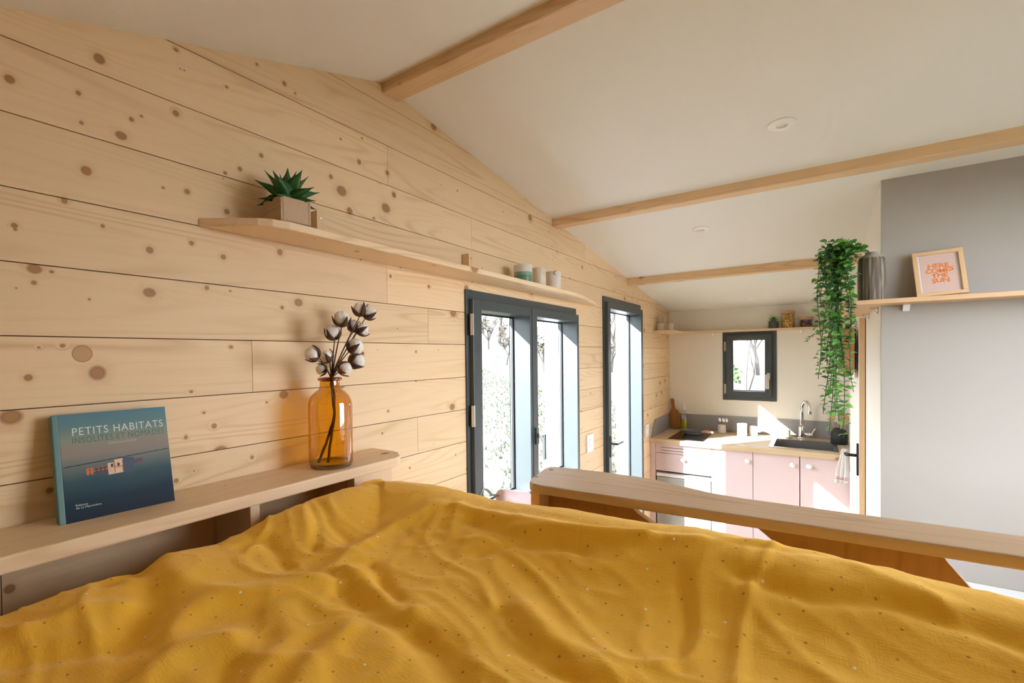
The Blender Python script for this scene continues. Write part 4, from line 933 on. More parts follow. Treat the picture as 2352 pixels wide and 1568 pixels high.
# black crock with wooden utensils
pk = Vector((0.158, 4.99, 0.9004)); cr_ = thing('utensil_crock', pk, 'matt black crock beside the sink below the trailing plant', 'crock')
o = build(MB().lathe([(0.0001, 0), (0.050, 0), (0.056, 0.006), (0.056, 0.085), (0.048, 0.108), (0.040, 0.118), (0.040, 0.128), (0.036, 0.128), (0.036, 0.110), (0.050, 0.08), (0.050, 0.008), (0.0001, 0.006)], pk, 36), 'body', plain('matt_black', (0.018, 0.02, 0.024), 0.6), cr_, smooth=True)
M_['beech'] = pine('beech_utensil', 'z', base=(0.56, 0.34, 0.18), dark=(0.42, 0.22, 0.10), knot=0.0, ring=0.2)
for i, (dx, dy, tx, ty, kind_, lb) in enumerate(((-0.012, 0.0, -0.045, -0.01, 0, 'wooden spoon leaning left in the black crock'), (0.010, 0.004, 0.012, 0.0, 1, 'wooden spatula upright in the black crock'), (0.016, -0.008, 0.038, -0.005, 0, 'wooden spoon leaning right in the black crock'))):
    t = thing('wooden_utensil', pk+Vector((dx, dy, 0.009)), lb, 'utensil', 'wooden utensils in the black crock')
    a, b = pk+Vector((dx, dy, 0.010)), pk+Vector((dx*0.6+tx*0.75, dy+ty, 0.185))
    build(MB().tube([a, b], 0.0055, 8), 'handle', M_['beech'], t, smooth=True)
    if kind_: build(MB().box(b.x-0.020, b.x+0.020, b.y-0.004, b.y+0.004, b.z-0.005, b.z+0.07), 'blade', M_['beech'], t, bevel=0.003)
    else: build(MB().ball(b+Vector((tx*0.15, 0, 0.025)), (0.022, 0.006, 0.034), 16, 10), 'bowl', M_['beech'], t, smooth=True)

# ------------------------------------------------------------------ kitchen wall shelf
KZ = 1.874
ks = thing('corner_shelf', (-0.6, YB, KZ-0.019), 'thin pale wooden shelf wrapping the kitchen corner above the window', 'shelf')
pl = [(XL+0.001, 4.615), (-1.035, 4.60), (-1.025, 4.62), (-1.03, 4.85), (-1.03, 4.98), (-1.02, 5.05), (-0.995, 5.095), (-0.95, 5.115), (-0.88, 5.12), (PX-0.001, 5.12), (PX-0.001, YB-0.001), (XL+0.001, YB-0.001)]
M_['pale_shelf'] = pine('pale_shelf_wood', 'x', knot=0.0, base=(0.70, 0.53, 0.34), dark=(0.56, 0.38, 0.21), ring=0.25)
build(MB().prism(pl, KZ-0.019, KZ, 'z'), 'board', M_['pale_shelf'], ks, bevel=0.002)
def bracket(parent, p, along, down=0.030, out=0.030, w=0.014):
    """small open white shelf bracket: p on the wall under the board, along = direction away from the wall"""
    p = Vector(p); a = Vector(along).normalized(); sd_ = a.cross(Vector((0, 0, 1))).normalized(); mb = MB(); t = 0.0035
    def quad(p0, p1, p2, p3): mb.hexa([q+sd_*s_ for q in (p0, p1, p3, p2) for s_ in (-w/2, w/2)])
    z = Vector((0, 0, 1))
    quad(p, p-z*down, p-z*down+a*t, p+a*t)
    quad(p, p+a*out, p+a*out-z*t, p-z*t)
    quad(p+a*out-z*t*0.2, p-z*down+a*t*0.2, p-z*(down-0.005)+a*t*0.2, p+a*(out-0.006)-z*t*0.2)
    return build(mb, 'bracket', M_['white_gloss'], parent)
bracket(ks, (XL+0.001, 4.80, KZ-0.0192), (1, 0, 0)); bracket(ks, (-0.80, YB-0.001, KZ-0.0192), (0, -1, 0)); bracket(ks, (-0.10, YB-0.001, KZ-0.0192), (0, -1, 0))
for x, y, lb in ((-1.165, 4.74, 'white pillar-shaped pot at the corner shelf end by the plank wall'), (-1.093, 4.80, 'white pillar-shaped pot at the corner shelf end, farther from the planks')):
    c = Vector((x, y, KZ+0.0002)); t = thing('small_pot', c, lb, 'pot', 'white pots on the corner shelf')
    o = build(MB().lathe(cup_profile(0.031, 0.068, 0.004), c, 28), 'body', cm[2], t); smooth_by_angle(o, 40)
    o = build(MB().lathe([(0.026, 0.0665), (0.0275, 0.0665), (0.027, 0.135), (0.026, 0.135), (0.026, 0.0665)], c, 28), 'glass_chimney', M_['clear'], t, smooth=True)
# succulent in a grey pot
gc = Vector((-0.300, 5.175, KZ+0.0002)); t = thing('potted_succulent', gc, 'small bright green succulent in a grey pot on the kitchen shelf', 'plant')
o = build(MB().lathe([(0.0001, 0), (0.035, 0), (0.038, 0.004), (0.038, 0.058), (0.034, 0.058), (0.034, 0.05), (0.0001, 0.05)], gc, 28), 'pot', plain('slate_pot', (0.085, 0.095, 0.10), 0.6), t); smooth_by_angle(o)
rosette(t, gc+Vector((0, 0, 0.050)), M_['succ2'], [(3, 10, .070, .018), (5, 32, .066, .018), (5, 56, .052, .016)], 1.0, 8)
# pasta jar and bean jar
def jar(c, r, h, lidh, lb, nm):
    t = thing(nm, c, lb, 'jar', 'storage jars on the kitchen shelf')
    build(MB().lathe([(0.0001, 0.002), (r-0.003, 0.0), (r, 0.004), (r, h-0.008), (r*0.93, h)], c, 36), 'glass', M_['clear'], t, smooth=True)
    o = build(MB().lathe([(0.0001, h), (r*1.03, h), (r*1.05, h+0.004), (r*1.05, h+lidh-0.004), (r*1.0, h+lidh), (0.0001, h+lidh)], c, 36), 'lid', M_['cork'], t); smooth_by_angle(o)
    return t
M_['cork'] = plain('cork_lid', (0.50, 0.29, 0.15), 0.7, var=0.15, vscale=40)
pj = Vector((-0.192, 5.170, KZ+0.0002)); t = jar(pj, 0.050, 0.125, 0.027, 'taller glass jar of yellow pasta with wooden lid', 'pasta_jar')
pasta = plain('pasta', (0.86, 0.50, 0.06), 0.6, var=0.2, vscale=50); rg = random.Random(5); mb = MB()
for i in range(190):
    a = rg.uniform(0, 6.28); r = 0.0415*math.sqrt(rg.uniform(0.15, 1)); z = rg.uniform(0.008, 0.118); p = pj+Vector((r*math.cos(a), r*math.sin(a), z))
    d = Vector((rg.uniform(-1, 1), rg.uniform(-1, 1), rg.uniform(-.6, .6))).normalized()*0.011
    q0, q1 = p-d, p+d
    for q in (q0, q1):
        w = q-pj; h_ = math.hypot(w.x, w.y)
        if h_ > 0.045: q.x = pj.x+w.x*0.045/h_; q.y = pj.y+w.y*0.045/h_
    mb.tube([q0, q1], 0.0042, 6)
tag(build(mb, 'pasta', pasta, t, smooth=True), kind='stuff')
bj = Vector((-0.060, 5.172, KZ+0.0002)); t = jar(bj, 0.049, 0.066, 0.024, 'shorter glass jar of dark red beans with wooden lid', 'bean_jar')
beans = plain('red_beans', (0.14, 0.022, 0.022), 0.4, var=0.4, vscale=60); mb = MB()
for i in range(260):
    a = rg.uniform(0, 6.28); r = 0.0425*math.sqrt(rg.uniform(0.2, 1)); mb.ball(bj+Vector((r*math.cos(a), r*math.sin(a), rg.uniform(0.007, 0.060))), (0.0052, 0.004, 0.004), 6, 4)
tag(build(mb, 'beans', beans, t, smooth=True), kind='stuff')

# tea towel on the door lever
tw = MB(); nu, nv = 14, 22; vs_ = []
TX = 0.145
def towel_pt(u, v):      # u across the bunched cloth, v from back hem over the lever to front hem
    sp = 0.35+0.65*min(1, abs(v-0.18)*2.2)
    ax_ = Vector((-0.060, 0.035, 0))*(u-0.5)*sp
    fold = math.sin(u*19+v*2)*0.009*min(1, max(0.15, v-0.15)*2.2)
    c = Vector((TX-0.002, 3.64, 0))+ax_+Vector((0.5, 0.86, 0))*fold
    if v < 0.12: return c+Vector((0.006, 0.012, 1.042-(0.12-v)*0.8))
    if v < 0.24:
        a = math.pi*(v-0.12)/0.12; return c+Vector((0.006*math.cos(a), 0.012*math.cos(a), 1.066+0.014*math.sin(a)))
    t = (v-0.24)/0.76; return c+Vector((-0.006-0.016*t, -0.012-0.010*t, 1.058-t*0.175-0.012*u))
for i in range(nv+1):
    for k in range(nu+1): vs_.append(towel_pt(k/nu, i/nv))
tw.add(vs_, [(i*(nu+1)+k, i*(nu+1)+k+1, (i+1)*(nu+1)+k+1, (i+1)*(nu+1)+k) for i in range(nv) for k in range(nu)])
mt, n, l, p = new_mat('tea_towel_cloth'); p.inputs['Roughness'].default_value = 0.9
tc = n.new('ShaderNodeTexCoord'); s_ = n.new('ShaderNodeSeparateXYZ'); l.new(tc.outputs['Object'], s_.inputs[0])
cr = n.new('ShaderNodeValToRGB'); mr = n.new('ShaderNodeMapRange'); mr.inputs[1].default_value = 0.0; mr.inputs[2].default_value = 0.2; l.new(s_.outputs[2], mr.inputs[0]); l.new(mr.outputs[0], cr.inputs[0])
cr.color_ramp.interpolation = 'CONSTANT'; e = cr.color_ramp.elements; W_ = (0.78, 0.76, 0.74, 1); R_ = (0.55, 0.12, 0.16, 1)
e[0].position = 0; e[0].color = W_; e[1].position = 0.17; e[1].color = R_
for q, c in ((0.19, W_), (0.215, R_), (0.232, W_)): k = e.new(q); k.color = c
l.new(cr.outputs[0], p.inputs['Base Color'])
tag(build(tw, 'tea_towel', mt, base=(TX, 3.645, 0.865), smooth=True, solidify=0.0025, recalc=False), 'white tea towel with red stripes hanging over the door lever', 'towel')

# flowered cloth bag hanging on the door, mostly behind the trailing plant
mt, n, l, p = new_mat('floral_cloth'); p.inputs['Roughness'].default_value = 0.85
tc = n.new('ShaderNodeTexCoord'); vo = n.new('ShaderNodeTexVoronoi'); vo.inputs['Scale'].default_value = 26; l.new(tc.outputs['Object'], vo.inputs['Vector'])
sc = n.new('ShaderNodeSeparateColor'); l.new(vo.outputs['Color'], sc.inputs[0]); cr = n.new('ShaderNodeValToRGB'); l.new(sc.outputs[0], cr.inputs[0]); cr.color_ramp.interpolation = 'CONSTANT'
e = cr.color_ramp.elements; e[0].position = 0; e[0].color = (0.02, 0.02, 0.035, 1); e[1].position = 0.3; e[1].color = (0.10, 0.17, 0.30, 1)
for q, c in ((0.5, (0.58, 0.30, 0.30, 1)), (0.64, (0.03, 0.03, 0.05, 1)), (0.8, (0.66, 0.45, 0.40, 1)), (0.92, (0.60, 0.22, 0.05, 1))): k = e.new(q); k.color = c
l.new(cr.outputs[0], p.inputs['Base Color'])
hb = thing('hanging_bag', (0.185, 3.72, 1.50), 'flower-patterned cloth bag with tan side hanging on the door behind the trailing plant', 'bag')
pf = [(3.62, 1.56), (3.63, 1.53), (3.66, 1.51), (3.92, 1.51), (3.95, 1.54), (3.96, 1.58), (3.96, 1.79), (3.62, 1.79)]
build(MB().prism(pf, 0.120, 0.180, 'x'), 'pouch', mt, hb, bevel=0.012, seg=3)
sidep = [(0.128, 1.545), (0.142, 1.525), (0.178, 1.52), (0.186, 1.55), (0.186, 1.795), (0.128, 1.795)]
build(MB().prism(sidep, 3.60, 3.621, 'y'), 'side_panel', plain('tan_cloth', (0.50, 0.27, 0.13), 0.8), hb, bevel=0.004)
build(MB().tube([(0.189, 3.61, 1.54), (0.189, 3.61, 1.795)], 0.003, 8), 'dark_edge', M_['black'], hb)
for yy in (3.70, 3.88): build(MB().tube([(0.15, yy, 1.785), (0.17, yy, 1.815), (0.196, 3.79, 1.838)], 0.004, 8), 'strap', plain('strap', (0.02, 0.02, 0.025), 0.8), hb, smooth=True)
build(MB().tube([(0.203, 3.79, 1.83), (0.192, 3.79, 1.83), (0.190, 3.79, 1.842)], 0.004, 8), 'hook', M_['nickel'], hb)

# ================================================================== SHELF ON THE GREY PARTITION
RZ = 1.874
rs = thing('partition_shelf', (0.5, PY, RZ-0.019), 'pine shelf wrapping the corner of the grey partition', 'shelf')
pl = [(PX-0.001, PY-0.001), (XR-0.003, PY-0.001), (XR-0.003, 2.65), (0.140, 2.65), (0.115, 2.657), (0.106, 2.68), (0.106, 3.48), (0.13, 3.55), (PX-0.001, 3.58)]
build(MB().prism(pl, RZ-0.019, RZ, 'z'), 'board', pine('partition_shelf_wood', 'x', knot=0.05, base=(0.66, 0.44, 0.26), dark=(0.50, 0.30, 0.16), ring=0.3), rs, bevel=0.002)
for yy in (2.885, 3.327): bracket(rs, (PX-0.001, yy, RZ-0.0192), (-1, 0, 0), 0.028, 0.030, 0.012)
for xx in (0.313, 0.85): bracket(rs, (xx, PY-0.001, RZ-0.0192), (0, -1, 0), 0.028, 0.030, 0.022)
# striped ceramic vase
mt, n, l, p = new_mat('striped_glaze'); p.inputs['Roughness'].default_value = 0.7
tc = n.new('ShaderNodeTexCoord'); s_ = n.new('ShaderNodeSeparateXYZ'); l.new(tc.outputs['Object'], s_.inputs[0])
mp = n.new('ShaderNodeMapping'); mp.inputs['Scale'].default_value = (95, 95, 5); l.new(tc.outputs['Object'], mp.inputs['Vector'])
nz = n.new('ShaderNodeTexNoise'); nz.inputs['Scale'].default_value = 1; nz.inputs['Detail'].default_value = 4; l.new(mp.outputs[0], nz.inputs['Vector'])
cr = n.new('ShaderNodeValToRGB'); l.new(nz.outputs['Fac'], cr.inputs[0]); e = cr.color_ramp.elements
e[0].position = 0.33; e[0].color = (0.045, 0.035, 0.028, 1); e[1].position = 0.68; e[1].color = (0.36, 0.31, 0.23, 1); k = e.new(0.5); k.color = (0.14, 0.11, 0.085, 1)
mr = n.new('ShaderNodeMapRange'); mr.inputs[1].default_value = 0.178; mr.inputs[2].default_value = 0.184; l.new(s_.outputs[2], mr.inputs[0])
mx = n.new('ShaderNodeMix'); mx.data_type = 'RGBA'; l.new(mr.outputs[0], mx.inputs[0]); l.new(cr.outputs[0], mx.inputs[6]); mx.inputs[7].default_value = (0.36, 0.33, 0.28, 1); l.new(mx.outputs[2], p.inputs['Base Color'])
vc = Vector((0.196, 2.712, RZ+0.0003)); vz = thing('ceramic_vase', vc, 'brown striped ceramic vase at the partition shelf corner', 'vase')
o = build(MB().lathe([(0.0001, 0), (0.043, 0), (0.046, 0.004), (0.0475, 0.09), (0.0455, 0.172), (0.041, 0.186), (0.030, 0.194), (0.022, 0.198), (0.022, 0.207), (0.018, 0.207), (0.018, 0.196), (0.036, 0.18), (0.040, 0.10), (0.0001, 0.008)], vc, 40), 'body', mt, vz, smooth=True)

# trailing plant out of the vase
tp = thing('trailing_plant', vc+Vector((0, 0, 0.2)), 'green trailing vine spilling from the striped vase', 'plant')
M_['vine'] = plain('vine_stem', (0.045, 0.035, 0.018), 0.7)
M_['leafs'] = [plain('vine_leaf_a', (0.075, 0.235, 0.045), 0.42, var=0.35, vscale=25), plain('vine_leaf_b', (0.13, 0.34, 0.05), 0.42, var=0.35, vscale=25), plain('vine_leaf_c', (0.05, 0.175, 0.06), 0.42, var=0.35, vscale=25)]
def round_leaf(s_):
    vs_ = [(0, 0, 0)]; out = []
    for i in range(8):
        t = i/7; out.append((0.025*t*s_, 0.0095*math.sin(math.pi*t**0.8)*s_, 0.0040*math.sin(math.pi*t)*s_))
    left = [(x, -y, z) for x, y, z in out[1:-1]]; mid = [(x, 0, z-0.0028*s_) for x, y, z in out]
    vs_ = mid + out[1:-1] + left; n_ = 8; fs = []
    for i in range(7):
        r0 = n_+i-1 if 0 < i < 7 else None; r1 = n_+i if i+1 < 7 else None
        l0 = n_+6+i-1 if 0 < i < 7 else None; l1 = n_+6+i if i+1 < 7 else None
        fs.append(tuple(q for q in (i, i+1, r1, r0) if q is not None)); fs.append(tuple(q for q in (i, l0, l1, i+1) if q is not None))
    return MB().add(vs_, [f for f in fs if len(f) > 2])
proto = []
for k in range(3):
    me = build(round_leaf(1.0), 'leaf', M_['leafs'][k], None, smooth=True, recalc=False); proto.append(me.data); bpy.data.objects.remove(me)
rg = random.Random(21)
mouth = vc+Vector((-0.004, -0.004, 0.204))
# strand ends in the photograph (pixel u, pixel v of the lowest point), spread over the left shelf end
ends = [(1925, 985), (1942, 1008), (1908, 1000), (1895, 950), (1962, 900), (1880, 870), (1893, 800), (1950, 800), (1935, 860), (1912, 905), (1902, 700), (1920, 760), (1885, 640), (1958, 740), (1930, 700), (1945, 950), (1905, 840), (1890, 560+140), (1915, 650), (1940, 660)]
leaves = []
for i, (eu, ev) in enumerate(ends):
    yy = 2.60+rg.uniform(0, 0.035) if i % 3 else 2.70+rg.uniform(-0.02, 0.03)
    end = on_y(eu, ev, yy); topx = on_y(1900+((eu-1900)*0.6)+rg.uniform(-12, 22), 585+rg.uniform(-18, 25), yy)
    top = Vector((min(topx.x, vc.x-0.05), yy, topx.z))
    if end.x > 0.09: end.x = 0.09+rg.uniform(-0.01, 0.01) if yy > 2.645 else end.x
    pts = []
    for k in range(7):
        t = k/6; a = mouth.lerp(mouth+Vector((-0.03, (yy-2.7)*0.3, 0.028+rg.uniform(0, .012))), t); b = (mouth+Vector((-0.03, (yy-2.7)*0.3, 0.035))).lerp(top, t); pts.append(a.lerp(b, t))
    nn = max(4, int((top.z-end.z)/0.02))
    w1_, w2_ = rg.uniform(0, 6), rg.uniform(0, 6)
    for k in range(1, nn+1):
        t = k/nn; q = top.lerp(end, t); q = q+Vector((math.sin(t*7+w1_)*0.008, math.cos(t*6+w2_)*0.006, 0)); pts.append(q)
    build(MB().tube(pts, [0.0013]*len(pts), 5), 'vine', M_['vine'], tp, smooth=True)
    cum = 0; ang = rg.uniform(0, 6)
    for k in range(3, len(pts)-1):
        seg_ = (pts[k+1]-pts[k]); L_ = seg_.length; steps = max(1, int(L_/0.014))
        for s_ in range(steps):
            p = pts[k]+seg_*(s_/steps); ang += 1.57+rg.uniform(-.3, .3)
            for side in (0, math.pi): leaves.append((p, ang+side, rg.uniform(0.75, 1.35)*(1.0 if k < len(pts)-4 else 0.8)))
    # side sprigs with tiny pointed leaves
    if i in (3, 5, 9, 11, 16, 0):
        p0 = pts[len(pts)*2//3]; d = Vector((-0.045-rg.uniform(0, .02), rg.uniform(-.01, .01), -0.03))
        sp_pts = [p0+d*(t/6)+Vector((0, 0, -0.012*(t/6)**2)) for t in range(7)]
        build(MB().tube(sp_pts, 0.0008, 4), 'sprig', M_['vine'], tp)
        for q in sp_pts[1:]:
            for side in (0, math.pi): leaves.append((q, rg.uniform(0, 6)+side, 0.5))
# thick top: extra leaves in the crown
for i in range(190):
    c = on_y(1928+max(-45, min(38, rg.gauss(0, 22))), 605+max(-50, min(90, rg.gauss(0, 32))), 2.66+rg.uniform(-.05, .03)); c.x = min(c.x, vc.x-0.055); leaves.append((c, rg.uniform(0, 6), rg.uniform(0.8, 1.3)))
def leaf_xf(p, a, s_):
    up = rg.uniform(-0.5, 0.6)
    d = Vector((math.cos(a), math.sin(a), up)).normalized()
    q = d.to_track_quat('X', 'Z').to_matrix().to_4x4() @ Matrix.Rotation(rg.uniform(-.8, .8), 4, 'X')
    return Matrix.Translation(p) @ q @ Matrix.Scale(s_, 4)
rg.shuffle(leaves); leaves.sort(key=lambda q: -q[2])
rest = [MB(), MB(), MB()]; off = woff(tp)
for i, (p, a, s_) in enumerate(leaves):
    X = leaf_xf(p, a, s_); k = rg.choice((0, 0, 1, 1, 2))
    if i < 300:
        o = bpy.data.objects.new('leaf', proto[k]); COL.objects.link(o); o.parent = tp; o.matrix_local = Matrix.Translation(-off) @ X
    else:
        me = proto[k]; rest[k].add([X @ v.co for v in me.vertices], [tuple(q.vertices) for q in me.polygons])
for k in range(3): tag(build(rest[k], 'foliage', M_['leafs'][k], tp, smooth=True, recalc=False), kind='stuff')

# framed print leaning on the partition
FO = Vector((0.338, 2.722, RZ+0.0003)); FW, FH = 0.152, 0.192
fz = (Vector((-0.012, PY-0.006-FO.y-0.014, 0.186))).normalized(); fxv = Vector((1, 0.05, 0.012)).normalized(); fxv = (fxv-fz*fxv.dot(fz)).normalized(); fn_ = fz.cross(fxv)
if fn_.y > 0: fn_ = -fn_
def fp(u, v, w): return FO + fxv*u + fz*v + fn_*w
pf_ = thing('picture_frame', FO, 'pine picture frame with orange lettering leaning on the grey partition', 'picture frame')
def fbox(u0, u1, v0, v1, w0, w1): return MB().hexa([fp(u, v, w) for u in (u0, u1) for v in (v0, v1) for w in (w0, w1)])
M_['frame_wood'] = pine('frame_wood', 'z', base=(0.66, 0.45, 0.25), dark=(0.50, 0.30, 0.14), knot=0.0, ring=0.2)
fb = 0.015
for q in ((0, FW, 0.0005, fb), (0, FW, FH-fb, FH), (0, fb, fb, FH-fb), (FW-fb, FW, fb, FH-fb)): build(fbox(*q, 0.0, 0.013), 'frame_bar', M_['frame_wood'], pf_, bevel=0.0012)
build(fbox(fb-0.003, FW-fb+0.003, fb-0.003, FH-fb+0.003, 0.002, 0.005), 'white_mount', plain('print_white', (0.62, 0.64, 0.68), 0.5), pf_)
prn = build(fbox(fb+0.007, FW-fb-0.007, fb+0.002, FH-fb-0.002, 0.005, 0.0055), 'print', plain('print_pink', (0.62, 0.45, 0.40), 0.5), pf_)
ori = plain('lettering_orange', (0.72, 0.19, 0.025), 0.5)
for body, u0, v0, w_, h_, wob in (('HERE', 0.046, 0.1175, 0.062, 0.0185, 0.05), ('COMES', 0.036, 0.0955, 0.084, 0.0185, 0.06), ('THE', 0.053, 0.0755, 0.048, 0.0180, 0.05), ('SUN', 0.052, 0.053, 0.052, 0.0195, 0.06)):
    place_text('lettering', body, ori, prn, lambda u, v: fp(u0+u, v0+v+u*wob+0.002*math.sin(u*90), 0.0060), w_, h_, offset=0.028, spacing=0.94)

# ================================================================== WALL SOCKETS
def socket(y0, y1, z0, z1, lb):
    t = thing('wall_switch', (XL, (y0+y1)/2, (z0+z1)/2), lb, 'switch', 'white electrical plates on the plank wall')
    build(B(XL+0.0003, XL+0.010, y0, y1, z0, z1), 'plate', M_['white_plastic'], t, bevel=0.002)
    build(MB().lathe([(0.0001, 0.004), (0.026, 0.004), (0.028, 0.0)], (XL+0.010, (y0+y1)/2, (z0+z1)/2), 28, Matrix.Rotation(math.radians(90), 4, 'Y') ), 'dial', M_['white_plastic'], t, smooth=True)
socket(2.99, 3.10, 1.02, 1.135, 'white electrical plate on the planks between window and glazed door')
socket(4.325, 4.435, 0.930, 1.04, 'white electrical plate on the planks beside the worktop')

# ================================================================== BEYOND THE BED
M_['desk_white'] = plain('white_laminate', (0.74, 0.75, 0.77), 0.4)
dk_ = thing('white_desk', (0.66, 2.55, 0), 'white desk against the foot of the grey partition', 'desk')
build(B(0.30, XR-0.004, 2.30, PY-0.002, 0.685, 0.715), 'top', M_['desk_white'], dk_, bevel=0.003)
for x, y in ((0.33, 2.33), (0.33, 2.74), (1.0, 2.33), (1.0, 2.74)): build(B(x-0.02, x+0.02, y-0.02, y+0.02, 0.0, 0.685), 'leg', M_['desk_white'], dk_)
tb = thing('side_table', (-0.98, 1.72, 0), 'narrow wooden side table under the casement window', 'table')
build(B(-1.17, -0.76, 1.40, 2.1, 0.73, 0.755), 'top', M_['pine_y'], tb, bevel=0.003)
for x, y in ((-1.14, 1.43), (-0.79, 1.43), (-1.14, 2.07), (-0.79, 2.07)): build(B(x-0.018, x+0.018, y-0.018, y+0.018, 0.0, 0.73), 'leg', M_['pine_z'], tb)
lm = thing('desk_lamp', (-0.97, 1.47, 0.7555), 'pale pink desk lamp with thin curved grey arm by the window', 'lamp')
build(MB().lathe([(0.0001, 0), (0.07, 0), (0.07, 0.012), (0.0001, 0.014)], (-0.97, 1.47, 0.7558), 28), 'base', plain('lamp_grey', (0.35, 0.35, 0.36), 0.4), lm)
a0, a1 = on_x(1130, 1136, -0.96), on_x(1109, 1121, -0.97)
s0 = on_x(1150, 1138, -0.94); s1 = on_x(1205, 1165, -0.90)
build(MB().tube([(-0.97, 1.47, 0.76), (-0.99, 1.42, 1.0), (a1.x, a1.y-0.02, a1.z-0.02), (a1.x, a1.y, a1.z), a1.lerp(a0, 0.5)+Vector((0, 0, 0.006)), a0, s0], 0.0045, 8), 'arm', plain('lamp_arm', (0.22, 0.23, 0.24), 0.35, metal=0.6), lm, smooth=True)
ax = (s1-s0).normalized(); q = ax.to_track_quat('Z', 'Y').to_matrix().to_4x4()
build(MB().lathe([(0.0001, -0.01), (0.020, -0.008), (0.030, 0.005), (0.034, 0.03), (0.060, 0.11), (0.058, 0.11), (0.030, 0.03), (0.0001, 0.01)], s0, 32, q), 'shade', plain('lamp_pink', (0.72, 0.56, 0.58), 0.45), lm, smooth=True)

# ================================================================== OUTSIDE
def gz(x, y):
    d = max(0, -x-6); return -0.55 + 0.0*x + 0.17*d*min(1, d/18) - 0.0 + max(0, y-12)*0.02 + 0.10*mnoise.noise(Vector((x*0.3, y*0.3, 0)))
mt, n, l, p = new_mat('meadow_grass'); p.inputs['Roughness'].default_value = 0.9
tc = n.new('ShaderNodeTexCoord'); a = n.new('ShaderNodeTexNoise'); a.inputs['Scale'].default_value = 3.5; a.inputs['Detail'].default_value = 8; a.inputs['Roughness'].default_value = 0.75; l.new(tc.outputs['Object'], a.inputs['Vector'])
cr = n.new('ShaderNodeValToRGB'); l.new(a.outputs['Fac'], cr.inputs[0]); e = cr.color_ramp.elements
e[0].position = 0.35; e[0].color = (0.010, 0.016, 0.005, 1); e[1].position = 0.66; e[1].color = (0.068, 0.068, 0.046, 1); l.new(cr.outputs[0], p.inputs['Base Color'])
mb = MB(); NX_, NY_ = 70, 70; vs_ = []
def gx(i): t = i/NX_; return 25-85*t
def gy(j): return -45+130*j/NY_
for j in range(NY_+1):
    for i in range(NX_+1): vs_.append((gx(i), gy(j), gz(gx(i), gy(j))-(0.0)))
mb.add(vs_, [(j*(NX_+1)+i, j*(NX_+1)+i+1, (j+1)*(NX_+1)+i+1, (j+1)*(NX_+1)+i) for j in range(NY_) for i in range(NX_)])
g_ = build(mb, 'ground', mt, smooth=True); tag(g_, 'sunlit meadow outside', kind='structure')
# grass tufts near the windows
rg = random.Random(4); mb = MB()
for i in range(5200):
    x = -2.2-rg.random()**1.5*16; y = 1.0+rg.random()*16+(-x)*0.5; z = gz(x, y)
    for k in range(3):
        a = rg.uniform(0, 6.28); h = rg.uniform(0.05, 0.16); w = 0.006+0.004*(-x-2)/6
        mb.add([(x+rg.uniform(-.05, .05), y, z-0.01), (x+w*math.cos(a)*2, y+w*math.sin(a)*2, z-0.01), (x+rg.uniform(-.08, .08), y+rg.uniform(-.08, .08), z+h)], [(0, 1, 2)])
gt = build(mb, 'grass_tufts', mt, recalc=False); tag(gt, 'dry grass tufts on the meadow outside the windows', 'grass', kind='stuff')
# bare trees
M_['bark'] = plain('bark', (0.038, 0.033, 0.030), 0.9, var=0.3, vscale=4)
M_['dry_leaf'] = plain('dry_leaves', (0.036, 0.026, 0.016), 0.8, var=0.3, vscale=3)
M_['bush_leaf'] = plain('bush_leaves', (0.030, 0.055, 0.014), 0.7, var=0.3, vscale=3)
def grow(rg, mbt, mbc, lf, p, d, ln, r, depth, maxd):
    n_ = 4; pts = [p]; rr = [r]
    for i in range(n_):
        d = (d+Vector((rg.uniform(-1, 1), rg.uniform(-1, 1), rg.uniform(-.3, .7)))*0.16).normalized(); p = p+d*(ln/n_); pts.append(p); rr.append(r*(1-0.32*(i+1)/n_))
    (mbt if depth == 0 else mbc).tube(pts, rr, 6 if depth < 2 else 3, cap=False)
    if depth >= maxd:
        for i in range(lf):
            c = pts[rg.randrange(1, 5)]+Vector((rg.uniform(-1, 1), rg.uniform(-1, 1), rg.uniform(-1, 1)))*lsz*2; u = Vector((rg.uniform(-1, 1), rg.uniform(-1, 1), rg.uniform(-1, 1))).normalized()*lsz; v = u.orthogonal().normalized()*lsz*0.6
            mbl.add([c-u, c+v, c+u, c-v], [(0, 1, 2, 3)])
        return
    for k in range(rg.choice((3, 4))):
        i = rg.randrange(2, 5); nd = (d+Vector((rg.uniform(-1, 1), rg.uniform(-1, 1), rg.uniform(-.2, .8)))*0.85).normalized()
        grow(rg, mbt, mbc, lf, pts[i], nd, ln*rg.uniform(0.55, 0.75), rr[i]*0.74, depth+1, maxd)
def make_tree(seed, h, maxd, lf, leafmat, r=0.14, lean=(0, 0), ls=0.1):
    global mbl, lsz
    lsz = ls
    rg = random.Random(seed); mbt, mbc, mbl = MB(), MB(), MB()
    grow(rg, mbt, mbc, lf, Vector((0, 0, -0.1)), Vector((lean[0], lean[1], 1)).normalized(), h*0.42, r, 0, maxd)
    ms = []
    for mbx, nm, mtx in ((mbt, 'trunk', M_['bark']), (mbc, 'branches', M_['bark']), (mbl, 'leaves', leafmat)):
        if not mbx.v: continue
        me = bpy.data.meshes.new(nm); me.from_pydata([tuple(v) for v in mbx.v], [], mbx.f); me.materials.append(mtx); ms.append((nm, me))
    return ms
protos = [make_tree(1, 7.5, 4, 4, M_['dry_leaf'], 0.2), make_tree(2, 6.0, 4, 8, M_['dry_leaf'], 0.17), make_tree(3, 8.5, 4, 1, M_['dry_leaf'], 0.2)]
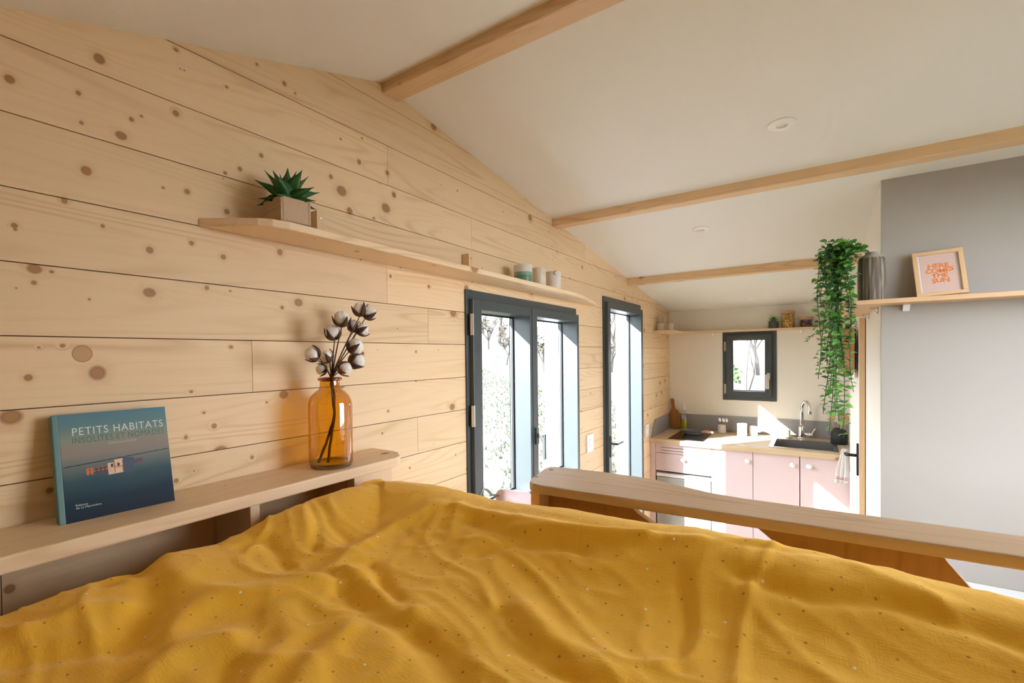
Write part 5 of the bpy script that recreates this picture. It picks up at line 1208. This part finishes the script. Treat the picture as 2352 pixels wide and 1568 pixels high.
def plant(ms, x, y, s_, rz_, name, lab, cat, grp, sz=None):
    t = thing(name, (x, y, gz(x, y)), lab, cat, grp); t.rotation_euler = (0, 0, rz_); t.scale = (s_, s_, sz or s_)
    for nm, me in ms:
        o = bpy.data.objects.new(nm, me); COL.objects.link(o); o.parent = t
        if nm != 'trunk': o['kind'] = 'stuff'
    return t
rg = random.Random(9)
for i in range(10):
    k = 0.71-0.41*i/9; y = 37+rg.uniform(-1, 1)+8*(i % 2); x = -y*k
    plant(protos[i % 3], x, y, rg.uniform(0.75, 1.05), rg.uniform(0, 6), 'bare_tree', ('thin winter tree with some tan leaves at the meadow edge', 'bushy winter tree full of tan leaves at the meadow edge', 'tall leafless winter tree at the meadow edge')[i % 3], 'tree', 'bare trees along the far edge of the meadow')
thicket = make_tree(31, 3.4, 3, 9, M_['dry_leaf'], 0.06, ls=0.09)
for i in range(9):
    k = 0.70-0.40*i/8; y = 29.0+4.5*(i % 2); plant(thicket, -y*k, y, 0.95+0.10*((i*5) % 3), i*1.1, 'shrub', 'low tan shrub in the hedge at the meadow edge', 'shrub', 'tan shrubs along the far edge of the meadow')
bush = make_tree(6, 2.2, 3, 14, M_['bush_leaf'], 0.05, ls=0.05)
for x, y, s_, lb in ((-1.25, 9.2, 0.95, 'leafy green bush at the left of the kitchen window view'), (0.3, 12.5, 1.1, 'leafy green bush farther back behind the kitchen window')):
    plant(bush, x, y, s_, x*3, 'bush', lb, 'bush', 'bushes outside the kitchen window')
plant(make_tree(12, 6.0, 4, 1, M_['dry_leaf'], 0.028, (0.55, 0.1), 0.04), -1.55, 10.5, 0.8, 0.3, 'leaning_tree', 'slender leaning bare tree seen through the kitchen window', 'tree', None)
for i, (x, y) in enumerate(((-4.5, 24), (-2.2, 27), (0.0, 25), (2.0, 28), (-7, 28), (4, 26))):
    plant(protos[(i+1) % 3], x*1.5, y*1.5, 0.62+0.08*(i % 3), i*1.3, 'bare_tree', 'winter tree in the woodland seen through the kitchen window', 'tree', 'bare trees behind the kitchen')
